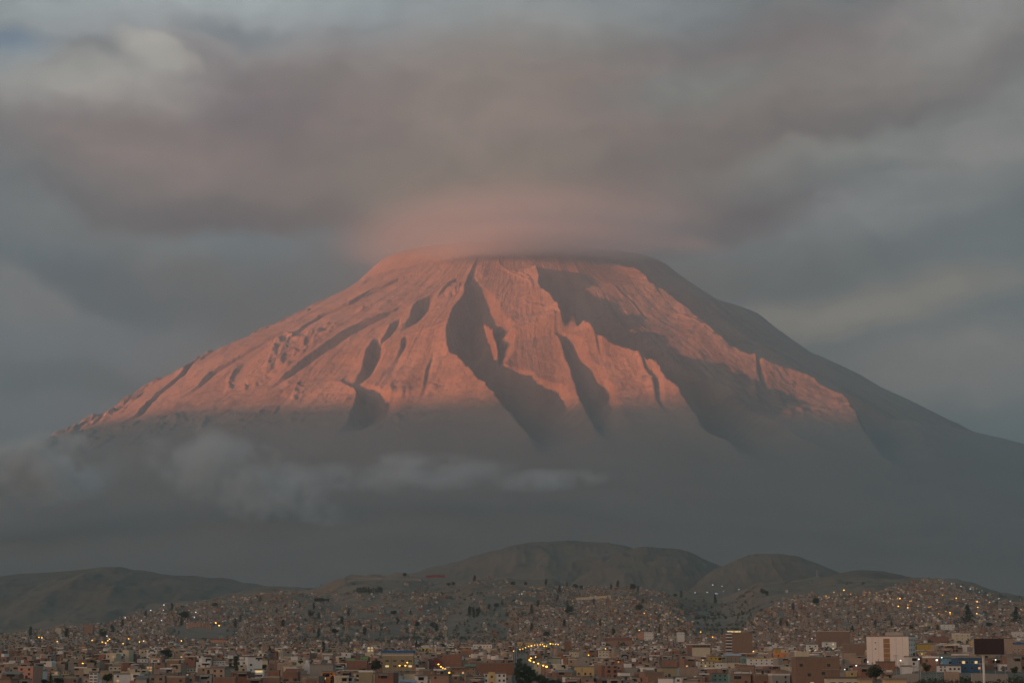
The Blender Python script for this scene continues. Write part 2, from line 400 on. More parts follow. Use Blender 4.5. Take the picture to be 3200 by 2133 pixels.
# crest of each ridge from the top down, each with the far edge of the shadow it throws
RIDGES = [
 # (crest points, far edge points or width in px, depth factor, crest factor)
 ([(1491, 800), (1463, 859), (1449, 920), (1416, 962), (1397, 1022), (1397, 1069), (1449, 1125), (1505, 1186), (1580, 1247), (1640, 1300), (1670, 1335)],
  [(1500, 800), (1485, 859), (1540, 925), (1566, 980), (1575, 1040), (1560, 1083), (1625, 1102), (1710, 1150), (1775, 1200), (1815, 1260), (1845, 1310), (1855, 1335)], 0.42, 0.30),
 ([(1725, 1040), (1745, 1075), (1760, 1110), (1776, 1150), (1795, 1200), (1810, 1250), (1850, 1310), (1862, 1330)],
  [(1735, 1040), (1782, 1075), (1820, 1110), (1852, 1150), (1893, 1200), (1920, 1250), (1940, 1310), (1970, 1380), (1990, 1440)], 0.34, 0.26),
 ([(1757, 1000), (1795, 1027), (1837, 1074), (1862, 1121), (1880, 1165)],
  [(1765, 1000), (1815, 1027), (1857, 1074), (1876, 1121), (1884, 1165)], 0.28, 0.30),
 ([(1668, 800), (1680, 850), (1690, 906), (1729, 938), (1757, 980), (1841, 1008), (1865, 1046), (1926, 1088), (1991, 1121), (2056, 1144), (2090, 1195), (2153, 1232), (2220, 1272), (2275, 1300)],
  [(1790, 800), (1810, 850), (1850, 906), (1900, 938), (1965, 980), (1995, 1008), (2060, 1046), (2090, 1088), (2160, 1121), (2250, 1144), (2290, 1190), (2375, 1222), (2469, 1256), (2525, 1285)], 0.50, 0.37),
 ([(1902, 798), (1935, 836), (1982, 870), (2028, 905), (2060, 950)],
  [(1915, 798), (1965, 836), (2015, 870), (2058, 905), (2066, 950)], 0.30, 0.22),
 ([(2240, 1040), (2290, 1068), (2340, 1100), (2380, 1130)], 26, 0.25, 0.3),
 ([(2100, 990), (2150, 1030), (2195, 1060)], 14, 0.3, 0.5),
 ([(1985, 1170), (2005, 1195), (2035, 1240), (2050, 1290)], 26, 0.3, 0.35),
 ([(2060, 1185), (2072, 1200), (2085, 1225)], 16, 0.35, 0.6),
 ([(1640, 975), (1690, 1000), (1745, 1035)], 12, 0.3, 0.6),
 ([(1560, 815), (1590, 850), (1625, 885), (1660, 920)], 9, 0.3, 0.8),
 ([(1350, 1130), (1330, 1180), (1325, 1230)], 16, 0.25, 0.3),
 ([(1960, 795), (2028, 877), (2077, 904), (2153, 970), (2219, 1037), (2270, 1088), (2347, 1123), (2398, 1144), (2484, 1174), (2546, 1200), (2637, 1251), (2690, 1310), (2750, 1385)], 230, 0.24, 0.25),
 ([(2350, 1130), (2362, 1160), (2368, 1195), (2385, 1225)], 22, 0.30, 0.2),
 ([(1880, 880), (1930, 915), (1975, 950)], 16, 0.3, 0.3),
 ([(1462, 935), (1490, 955), (1520, 985), (1545, 1020), (1556, 1045)], 40, 0.1, 1.5),
 ([(1560, 810), (1600, 850), (1640, 885), (1665, 925)], 10, 0.3, 0.5),
 ([(1420, 868), (1402, 880), (1388, 893)], 20, 0.8, 0.5),
 ([(1335, 915), (1305, 935), (1290, 960), (1282, 995)], 60, 0.42, 0.25),
 ([(1240, 1000), (1222, 1015), (1206, 1045)], 26, 0.7, 0.4),
 ([(1165, 1065), (1145, 1100), (1130, 1150)], 48, 0.62, 0.3),
 ([(1262, 1068), (1254, 1080), (1252, 1100)], 22, 0.6, 0.2),
 ([(1062, 1178), (1092, 1202), (1113, 1228), (1112, 1262), (1085, 1305)], 115, 0.30, 0.20),
 ([(680, 1078), (640, 1108), (560, 1170), (480, 1235), (430, 1290)], 40, 0.45, 0.2),
 ([(800, 1080), (720, 1125), (660, 1160), (620, 1200)], 30, 0.5, 0.3),
 ([(1150, 905), (1090, 945), (1000, 985), (930, 1030)], 26, 0.5, 0.3),
 ([(1230, 960), (1120, 1010), (1050, 1050), (960, 1110), (890, 1165)], 40, 0.4, 0.3),
 ([(1340, 840), (1240, 870), (1160, 910)], 18, 0.6, 0.3),
 ([(930, 1200), (820, 1235), (720, 1270)], 30, 0.4, 0.2),
]
def build_volcano():
    ph = np.concatenate([np.linspace(R(-180), R(-112), 60)[:-1], np.linspace(R(-112), R(100), 1500), np.linspace(R(100), R(180), 60)[1:-1]])
    rs = np.concatenate([np.linspace(1, 800, 16)[:-1], np.linspace(800, 5900, 470)[:-1], np.geomspace(5900, 9690, 60)])
    PH, RR = np.meshgrid(ph, rs)
    Z = cone_z(PH, RR)
    k = np.ones(5) / 5
    amp = sstep(RR, 700, 1600) * (1 - 0.88 * sstep(RR, 4600, 6200))
    # rills run straight down the slope
    warp = 0.25 * fbm(PH * 6, RR / 900, 3, 0.5, 51)
    rill = fbm((PH + warp * 0.12) * 16, RR / 2600 + 3, 5, 0.55, 61, True)
    rill2 = fbm((PH + warp * 0.2) * 46, RR / 900, 4, 0.55, 71, True)
    lumps = fbm((PH * RR) / 700, RR / 700, 5, 0.5, 81)
    fine = fbm((PH * RR) / 120, RR / 160, 4, 0.55, 91)
    left = (1 + 0.5 * sstep(-PH, R(5), R(50))) * (1 - 0.75 * sstep(PH, R(28), R(50))) * (0.25 + 0.75 * sstep(RR, 1200, 2600))
    D = amp * left * ((6.5 * rill + 4 * rill2) * (0.45 + 0.9 * sstep(fbm(PH * 4 + 9, RR / 1300, 3, 0.5, 77), -0.25, 0.35)) + 15 * lumps + 7 * fine) - 6 * amp
    # craggy outcrops
    crag = np.clip(fbm((PH * RR) / 260, RR / 420, 5, 0.6, 101, True) - 0.32, 0, 1)
    D += amp * left * 60 * crag * sstep(fbm(PH * 5, RR / 1500, 2, 0.5, 111), 0.0, 0.35)
    for crest, far, dep, up in RIDGES:
        # a raised crest shows higher up than the smooth cone under it: aim lower by that much
        if isinstance(far, list):
            fo = sorted(far, key=lambda t: t[1])
            wpx = [np.interp(v, [t[1] for t in fo], [t[0] for t in fo]) - u for u, v in crest]
        else:
            wpx = [0.75 * far] * len(crest)
        c = np.array([to_cone(u, v + 1.05 * up * max(0, q)) for (u, v), q in zip(crest, wpx)])
        o = np.argsort(c[:, 1]); cr, cp = c[o, 1], c[o, 0]
        jag = 0.055 * fbm(RR / 190, RR * 0 + dep * 37 + cr[0], 5, 0.65, 131)
        pc = np.interp(RR, cr, cp)
        if isinstance(far, list):
            dvs = [1.05 * up * max(0, q) for q in wpx]
            e = np.array([to_cone(u, v + np.interp(v, [t[1] for t in crest], dvs)) for u, v in far]); o = np.argsort(e[:, 1])
            W = (np.interp(RR, e[o, 1], e[o, 0]) - pc) * RR
        else:
            W = np.interp(RR, [cr[0], 0.6 * cr[0] + 0.4 * cr[-1], cr[-1]], [0.55, 1.0, 0.8]) * far * KPX * 0.88
        W = np.maximum(W, 12.0) * (1 + 0.13 * fbm(RR / 230, RR * 0 + cr[0] * 0.013, 4, 0.6, 151))
        s = (PH - pc) * RR + jag * W
        L_ = cr[-1] - cr[0]
        fade = sstep(RR, cr[0] - min(160, 0.2 * L_), cr[0] + min(260, 0.2 * L_)) * (1 - sstep(RR, cr[-1] - 200, cr[-1] + 320))
        q = s / W
        valley = np.where(q < 0, 0, np.where(q < 0.38, np.clip(q / 0.38, 0, 1) ** 0.8, np.clip(1 - (q - 0.38) / 0.8, 0, 1)))
        crestp = np.where(q < 0, np.exp(np.minimum(q, 0) / 0.55), np.clip(1 - q / 0.22, 0, 1))
        rag = 1 + 0.11 * fbm(PH * RR / 90, RR / 130, 4, 0.6, 141)
        D += fade * W * (1.15 * rag * up * crestp - 1.45 * dep * valley)
    D *= 0.22 + 0.78 * sstep(Z, 1330, 1750)
    Z = Z + D
    X = vax + RR * np.sin(PH); Y = VD0 - RR * np.cos(PH)
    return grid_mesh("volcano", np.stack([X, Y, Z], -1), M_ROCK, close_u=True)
volcano = build_volcano()
volcano["kind"] = "structure"; volcano["label"] = "high volcano with red sunlit gullied flanks and its summit in cloud"

# ------------------------------------------------------------------ added range, out of view: crest shaped to shade the town and volcano foot
def build_range():
    d = np.array([math.sin(SUN_AZ), math.cos(SUN_AZ)])      # travel of the light on the ground
    nrm = np.array([math.cos(SUN_AZ), -math.sin(SUN_AZ)])
    s0 = -17000.0
    ws = np.linspace(-30000, 12000, 420); ts = np.linspace(-1, 1, 41)
    P = np.zeros((len(ts), len(ws), 3))
    pts = sorted((float(np.dot(nrm, q[:2])), q[2] + (float(np.dot(d, q[:2])) - s0) * math.tan(SUN_EL)) for q in ((-3900, 15500, 1840), (0, 12450, 1805)))
    crest = np.interp(ws, [q[0] for q in pts], [q[1] for q in pts]) + 90 * fbm(ws / 1800, ws * 0, 5, 0.55, 201)
    for i, t in enumerate(ts):
        sdist = s0 + t * 4200
        h = crest * (1 - abs(t)) ** 1.1 + (1 - abs(t)) * abs(t) * 900 * fbm(ws / 1500, np.full_like(ws, sdist / 1500), 4, 0.5, 211)
        P[i, :, 0] = d[0] * sdist + nrm[0] * ws; P[i, :, 1] = d[1] * sdist + nrm[1] * ws; P[i, :, 2] = h - 40
    o = grid_mesh("unseen_shade_range", P, M_HILL); o["kind"] = "structure"; o["label"] = "mountain range west of the town that hides the setting sun"
    return o
build_range()

# ------------------------------------------------------------------ town: materials
def wall_mat(name, c, kind='paint', var=0.25, dirt=0.35):
    m, t = new_mat(name)
    g = t.n('ShaderNodeTexCoord').outputs['Object']
    rv = t.n('ShaderNodeObjectInfo').outputs['Random']
    n1 = t.noise(g, 0.35, 4, 0.6); n2 = t.noise(t.vm('MULTIPLY', g, (1.5, 1.5, 0.25)), 0.8, 4, 0.6)
    hi = tuple(min(1, x * (1 + var)) for x in c); lo = tuple(x * (1 - var) for x in c)
    col = t.mix(rv, lo, hi)
    col = t.mix(t.ss(n2, 0.45, 0.72, 0, dirt), col, tuple(x * 0.55 for x in c))
    if kind == 'brick':
        b = t.n('ShaderNodeTexBrick'); b.offset = 0.5
        b.inputs['Scale'].default_value = 1.0
        b.inputs['Brick Width'].default_value = 0.5; b.inputs['Row Height'].default_value = 0.24; b.inputs['Mortar Size'].default_value = 0.02
        b.inputs['Color1'].default_value = (1, 1, 1, 1); b.inputs['Color2'].default_value = (0.72, 0.72, 0.72, 1); b.inputs['Mortar'].default_value = (1.25, 1.3, 1.35, 1)
        x, y, z = t.sep(g)
        t.nt.links.new(t.combine(t.m('ADD', x, y), z, 0), b.inputs['Vector'])
        col = t.mix(0.8, col, b.outputs[0], 'MULTIPLY')
        col = t.mix(t.ss(n1, 0.5, 0.75, 0, 0.5), col, tuple(x * 0.62 for x in c))
    return finish(m, t, col, 0.9, None, 0.15)
W = {
 'brick': wall_mat("brick_wall", (0.33, 0.20, 0.135), 'brick', 0.2),
 'redbrick': wall_mat("red_brick_wall", (0.32, 0.16, 0.105), 'brick', 0.18),
 'palebrick': wall_mat("pale_brick_wall", (0.45, 0.32, 0.23), 'brick', 0.2),
 'concrete': wall_mat("grey_render", (0.36, 0.315, 0.265), 'paint', 0.25),
 'white': wall_mat("white_paint", (0.80, 0.74, 0.67), 'paint', 0.06, 0.2),
 'tower': wall_mat("pinkish_white_paint", (0.88, 0.76, 0.66), 'paint', 0.03, 0.12),
 'cream': wall_mat("cream_paint", (0.66, 0.55, 0.38), 'paint', 0.12),
 'ochre': wall_mat("ochre_paint", (0.66, 0.45, 0.20), 'paint', 0.1),
 'mustard': wall_mat("mustard_paint", (0.55, 0.36, 0.07), 'paint', 0.1),
 'orange': wall_mat("orange_paint", (0.72, 0.28, 0.09), 'paint', 0.1),
 'salmon': wall_mat("salmon_paint", (0.58, 0.29, 0.20), 'paint', 0.1),
 'maroon': wall_mat("maroon_paint", (0.26, 0.065, 0.06), 'paint', 0.1),
 'blue': wall_mat("blue_paint", (0.06, 0.135, 0.24), 'paint', 0.08),
 'paleblue': wall_mat("pale_blue_paint", (0.16, 0.36, 0.52), 'paint', 0.08),
 'teal': wall_mat("teal_paint", (0.20, 0.32, 0.27), 'paint', 0.1),
 'green': wall_mat("green_paint", (0.26, 0.46, 0.13), 'paint', 0.1),
 'khaki': wall_mat("khaki_render", (0.38, 0.30, 0.18), 'paint', 0.08),
 'brown': wall_mat("brown_panel", (0.36, 0.20, 0.10), 'paint', 0.08),
}
COLOUR_WORD = {'brick': 'brown brick', 'redbrick': 'red brick', 'palebrick': 'pale brick', 'concrete': 'grey', 'white': 'white', 'tower': 'pinkish white', 'cream': 'cream', 'ochre': 'ochre',
  'mustard': 'mustard', 'orange': 'orange', 'salmon': 'salmon', 'maroon': 'maroon', 'blue': 'blue', 'paleblue': 'pale blue', 'teal': 'teal', 'green': 'green', 'khaki': 'khaki', 'brown': 'brown'}
M_ROOF = wall_mat("roof_concrete", (0.24, 0.205, 0.17), 'paint', 0.3)
M_TIN = wall_mat("pale_roof_sheet", (0.42, 0.43, 0.42), 'paint', 0.2)
M_BLUETIN = wall_mat("blue_roof_sheet", (0.03, 0.11, 0.22), 'paint', 0.1)
M_REDTIN = wall_mat("rust_roof_sheet", (0.26, 0.085, 0.05), 'paint', 0.15)
M_TANK = wall_mat("black_tank", (0.05, 0.05, 0.05), 'paint', 0.2)
M_TANK2 = wall_mat("clay_tank", (0.50, 0.34, 0.22), 'paint', 0.2)
M_STEEL = wall_mat("galvanised_steel", (0.40, 0.39, 0.37), 'paint', 0.1)
M_DARKOPEN = wall_mat("dark_opening", (0.022, 0.020, 0.018), 'paint', 0.2)  # solid panel colour: the shade inside openings is painted near black
def glass_mat():
    m, t = new_mat("window_glass"); return finish(m, t, (0.03, 0.032, 0.035), 0.15, None, 0.5)
def glow_mat(name, col, e):
    m, t = new_mat(name)
    b = t.n('ShaderNodeBsdfPrincipled'); b.inputs['Base Color'].default_value = (0.5, 0.45, 0.35, 1)
    b.inputs['Emission Color'].default_value = col + (1,); b.inputs['Emission Strength'].default_value = e
    o = t.n('ShaderNodeOutputMaterial'); t.nt.links.new(b.outputs[0], o.inputs[0])
    return m
M_GLASS = glass_mat()
M_LIT = glow_mat("lit_window_yellow", (1.0, 0.72, 0.30), 0.22)
M_LITO = glow_mat("lit_window_orange", (1.0, 0.42, 0.09), 0.20)
M_LAMP = glow_mat("sodium_lamp_glow", (1.0, 0.46, 0.05), 1.7)
M_LAMPW = glow_mat("white_lamp_glow", (0.85, 0.92, 1.0), 1.1)
M_LAMPR = glow_mat("red_lamp_glow", (1.0, 0.05, 0.06), 0.8)

# ------------------------------------------------------------------ town: mesh helpers
BOXF = [(0, 3, 2, 1), (4, 5, 6, 7), (0, 1, 5, 4), (1, 2, 6, 5), (2, 3, 7, 6), (3, 0, 4, 7)]
class MB:
    def __init__(self): self.v = []; self.f = []; self.mi = []
    def box(self, x0, x1, y0, y1, z0, z1, mi=0):
        b = len(self.v)
        self.v += [(x0, y0, z0), (x1, y0, z0), (x1, y1, z0), (x0, y1, z0), (x0, y0, z1), (x1, y0, z1), (x1, y1, z1), (x0, y1, z1)]
        self.f += [tuple(b + i for i in q) for q in BOXF]; self.mi += [mi] * 6
        return self
    def prism(self, x0, x1, y0, y1, z0, zr, mi=0, over=0.3, thick=0.18):
        """gable roof, ridge along x"""
        b = len(self.v); ym = (y0 + y1) / 2
        for x in (x0 - over, x1 + over):
            self.v += [(x, y0 - over, z0), (x, ym, zr), (x, y1 + over, z0), (x, y1 + over, z0 + thick), (x, ym, zr + thick), (x, y0 - over, z0 + thick)]
        for i in range(6):
            j = (i + 1) % 6; self.f.append((b + i, b + j, b + 6 + j, b + 6 + i)); self.mi.append(mi)
        self.f += [tuple(b + i for i in (5, 4, 1, 0)), tuple(b + i for i in (4, 3, 2, 1)), tuple(b + 6 + i for i in (0, 1, 4, 5)), tuple(b + 6 + i for i in (1, 2, 3, 4))]
        self.mi += [mi] * 4
        return self
    def front_gable(self, x0, x1, y0, y1, z0, zr, over=0.4, thick=0.2):
        """gable roof, ridge along y (the triangle faces the front)"""
        b = len(self.v); xm = (x0 + x1) / 2
        for y in (y0 - over, y1 + over):
            self.v += [(x0 - over, y, z0), (xm, y, zr), (x1 + over, y, z0), (x1 + over, y, z0 + thick), (xm, y, zr + thick), (x0 - over, y, z0 + thick)]
        for i in range(6):
            j = (i + 1) % 6; self.f.append((b + i, b + 6 + i, b + 6 + j, b + j)); self.mi.append(0)
        self.f += [tuple(b + i for i in (0, 1, 4, 5)), tuple(b + i for i in (1, 2, 3, 4)), tuple(b + 6 + i for i in (5, 4, 1, 0)), tuple(b + 6 + i for i in (4, 3, 2, 1))]
        self.mi += [0] * 4
        return self
    def poly_prism(self, pts, y0, y1):
        """polygon in the x-z plane pushed back along y"""
        b = len(self.v); n = len(pts)
        self.v += [(x, y0, z) for x, z in pts] + [(x, y1, z) for x, z in pts]
        self.f += [tuple(b + i for i in range(n)), tuple(b + n + i for i in reversed(range(n)))]
        self.f += [(b + i, b + n + i, b + n + (i + 1) % n, b + (i + 1) % n) for i in range(n)]
        self.mi += [0] * (n + 2)
        return self
    def cyl(self, x, y, z0, z1, r0, r1=None, n=10, mi=0, dome=0.0):
        r1 = r0 if r1 is None else r1; b = len(self.v)
        rings = [(r0, z0), (r1, z1)]
        if dome: rings += [(r1 * 0.7, z1 + dome * 0.7), (r1 * 0.15, z1 + dome)]
        for r, z in rings:
            self.v += [(x + r * math.cos(2 * math.pi * i / n), y + r * math.sin(2 * math.pi * i / n), z) for i in range(n)]
        for k in range(len(rings) - 1):
            for i in range(n):
                j = (i + 1) % n; self.f.append((b + k * n + i, b + k * n + j, b + (k + 1) * n + j, b + (k + 1) * n + i)); self.mi.append(mi)
        self.f += [tuple(b + i for i in reversed(range(n))), tuple(b + (len(rings) - 1) * n + i for i in range(n))]; self.mi += [mi] * 2
        return self
    def bar(self, p, q, r, n=4, mi=0):
        p = Vector(p); q = Vector(q); d = (q - p).normalized()
        a = d.orthogonal().normalized(); c = d.cross(a); b = len(self.v)
        for o in (p, q):
            self.v += [tuple(o + r * (math.cos(2 * math.pi * i / n + .785) * a + math.sin(2 * math.pi * i / n + .785) * c)) for i in range(n)]
        for i in range(n):
            j = (i + 1) % n; self.f.append((b + i, b + j, b + n + j, b + n + i)); self.mi.append(mi)
        self.f += [tuple(b + i for i in reversed(range(n))), tuple(b + n + i for i in range(n))]; self.mi += [mi] * 2
        return self
    def build(self, name, mats, parent=None, loc=None):
        me = bpy.data.meshes.new(name); me.from_pydata(self.v, [], self.f)
        for m_ in (mats if isinstance(mats, (list, tuple)) else [mats]): me.materials.append(m_)
        if any(self.mi): me.polygons.foreach_set('material_index', self.mi)
        me.update()
        o = bpy.data.objects.new(name, me); COL.objects.link(o)
        if parent is not None: o.parent = parent
        if loc is not None: o.location = loc
        return o
def thing(name, label, cat, loc, rz=0.0, group=None):
    o = bpy.data.objects.new(name, None); COL.objects.link(o)
    o.empty_display_size = 1.0
    o.location = loc; o.rotation_euler = (0, 0, rz)
    o['label'] = label; o['category'] = cat
    if group: o['group'] = group
    return o

DSAMP = np.linspace(620, 4600, 1400)
def depth_for(u, v):
    """distance at which the ground is seen at pixel (u, v), nearest crossing"""
    x = (u - 1600) / (FPX * math.cos(PITCH))
    zs = ground_z(x * DSAMP, DSAMP)
    vv = pix(x * DSAMP, DSAMP, zs)[1]
    k = np.nonzero(vv <= v)[0]
    return float(DSAMP[k[0]]) if len(k) else 4600.0

TAKEN = []          # screen rectangles of the hand placed buildings: (u0, u1, vtop, vbottom, D)
HOUSES = []         # (object, u, v, D, words) for the labels of the ordinary houses
def frame_window(root, x, z, w, h, y=0.0, glass=None, frame='white', sub=True):
    """a window on the front wall: frame with its pane"""
    if sub:
        f = MB().box(x - w / 2, x + w / 2, y - 0.06, y + 0.1, z, z + h).build('window', W[frame], root)
        MB().box(x - w / 2 + 0.09, x + w / 2 - 0.09, y - 0.085, y + 0.02, z + 0.09, z + h - 0.09).build('pane', glass or M_GLASS, f)
        return f
    return MB().box(x - w / 2, x + w / 2, y - 0.05, y + 0.1, z, z + h).build('window', glass or M_GLASS, root)

def house(u0, u1, vt, vb, wall, label=None, cat='house', name='brick_house', floors=None, cols=None, lit=(), yaw=0.0, depth=None, roof='flat', tanks=0, room=None,
          rebar=False, win=True, wsize=(1.2, 1.2), frame='white', sub=True, door=False, D=None, group=None, band=None, roofmat=None, litmat=None, base_drop=0.0, skip=()):
    D = D or depth_for((u0 + u1) / 2, vb)
    k = D / FPX
    um = (u0 + u1) / 2
    x, _, _ = at(um, vb, D)
    zb = at(um, vb, D)[2] - base_drop
    zt = at(um, vt, D)[2]
    w_ = (u1 - u0) * k / max(0.5, math.cos(yaw)); h = zt - zb
    dp = depth or max(6.0, min(14.0, w_ * 0.8))
    r = thing(name, label or '', cat, (x, D, zb), yaw, group)
    mb = MB()
    gz = -3.0
    X0, X1 = -w_ / 2, w_ / 2
    if roof == 'gablefront':
        mb.poly_prism([(X0, gz), (X1, gz), (X1, h * 0.55), (0, h), (X0, h * 0.55)], 0, dp)
        mb.build('wall', W[wall], r)
        MB().front_gable(X0, X1, 0, dp, h * 0.55 + 0.02, h + 0.02).build('roof', roofmat or M_ROOF, r)
    elif roof == 'gable':
        hb = h * 0.68
        mb.box(X0, X1, 0, dp, gz, hb).build('wall', W[wall], r)
        MB().prism(X0, X1, 0, dp, hb + 0.003, h).build('roof', roofmat or M_REDTIN, r)
    elif roof == 'shed':
        mb.box(X0, X1, 0, dp, gz, h - 0.9).build('wall', W[wall], r)
        q = MB(); b = 0
        q.v = [(X0 - .5, -.7, h - 0.85), (X1 + .5, -.7, h - 0.85), (X1 + .5, dp + .4, h + 0.6), (X0 - .5, dp + .4, h + 0.6)] + [(X0 - .5, -.7, h - 0.7), (X1 + .5, -.7, h - 0.7), (X1 + .5, dp + .4, h + 0.75), (X0 - .5, dp + .4, h + 0.75)]
        q.f = list(BOXF); q.mi = [0] * 6
        q.build('roof', roofmat or M_TIN, r)
    else:
        mb.box(X0, X1, 0, dp, gz, h).build('wall', W[wall], r)
        s = MB().box(X0 - 0.15, X1 + 0.15, -0.15, dp + 0.15, h + 0.003, h + 0.22)
        s.box(X0 - 0.15, X1 + 0.15, -0.15, 0.05, h + 0.223, h + 0.85).box(X0 - 0.15, X0 + 0.05, 0.053, dp + 0.15, h + 0.223, h + 0.85).box(X1 - 0.05, X1 + 0.15, 0.053, dp + 0.15, h + 0.223, h + 0.85)
        s.build('roof', roofmat or (W[band] if band else M_ROOF), r)
    fl = floors or max(1, round(h / 3.0)); co = cols or max(1, int(w_ / 3.6))
    fh = h / fl if roof not in ('gable', 'shed', 'gablefront') else (h * 0.6) / fl
    if win:
        n = 0
        for i in range(fl):
            for j in range(co):
                if (i, j) in skip: continue
                px = X0 + (j + 0.5) * w_ / co; pz = fh * i + fh * 0.38
                on = lit == 'all' or (i, j) in lit
                frame_window(r, px, pz, min(wsize[0], w_ / co * 0.8), min(wsize[1], fh * 0.55), 0.0, (litmat or M_LIT) if on else None, frame, sub)
    if door:
        MB().box(-0.5, 0.5, -0.05, 0.1, 0.0, 2.1).build('door', W['brown'], r)
    top = h + 0.22
    for i in range(tanks):
        tx = X0 + w_ * (0.25 + 0.5 * i / max(1, tanks - 1) if tanks > 1 else 0.7); 
        tk = MB().cyl(tx, dp * 0.4, top + 0.5, top + 1.9, 0.65, 0.65, dome=0.35).build('water_tank', M_TANK if i % 2 == 0 else M_TANK2, r)
        MB().box(tx - 0.7, tx + 0.7, dp * 0.4 - 0.7, dp * 0.4 + 0.7, top + 0.003, top + 0.497).build('stand', W['concrete'], tk)
    if room:
        a, b_, hh, c = room
        rm = MB().box(X0 + w_ * a, X0 + w_ * b_, dp * 0.25, dp * 0.9, top + 0.003, top + hh).build('rooftop_room', W[c], r)
        MB().box(X0 + w_ * a - 0.2, X0 + w_ * b_ + 0.2, dp * 0.25 - 0.2, dp * 0.9 + 0.2, top + hh + 0.003, top + hh + 0.2).build('roof', M_ROOF, rm)
    if rebar:
        for cx in np.linspace(X0 + 0.25, X1 - 0.25, max(2, int(w_ / 4.5) + 1)):
            MB().box(cx - 0.16, cx + 0.16, 0.15, 0.45, h + 0.223, top + 1.9).build('column_stub', W['concrete'], r)
    return r, (X0, X1, h, dp, k)
def H(u0, u1, vt, vb, wall, label, **kw):
    keep = kw.pop('keep', True)
    r, g = house(u0, u1, vt, vb, wall, label, **kw)
    if keep: TAKEN.append((u0, u1, vt, vb, r.location.y))
    LAND.append((label, r))
    return r, g
LAND = []

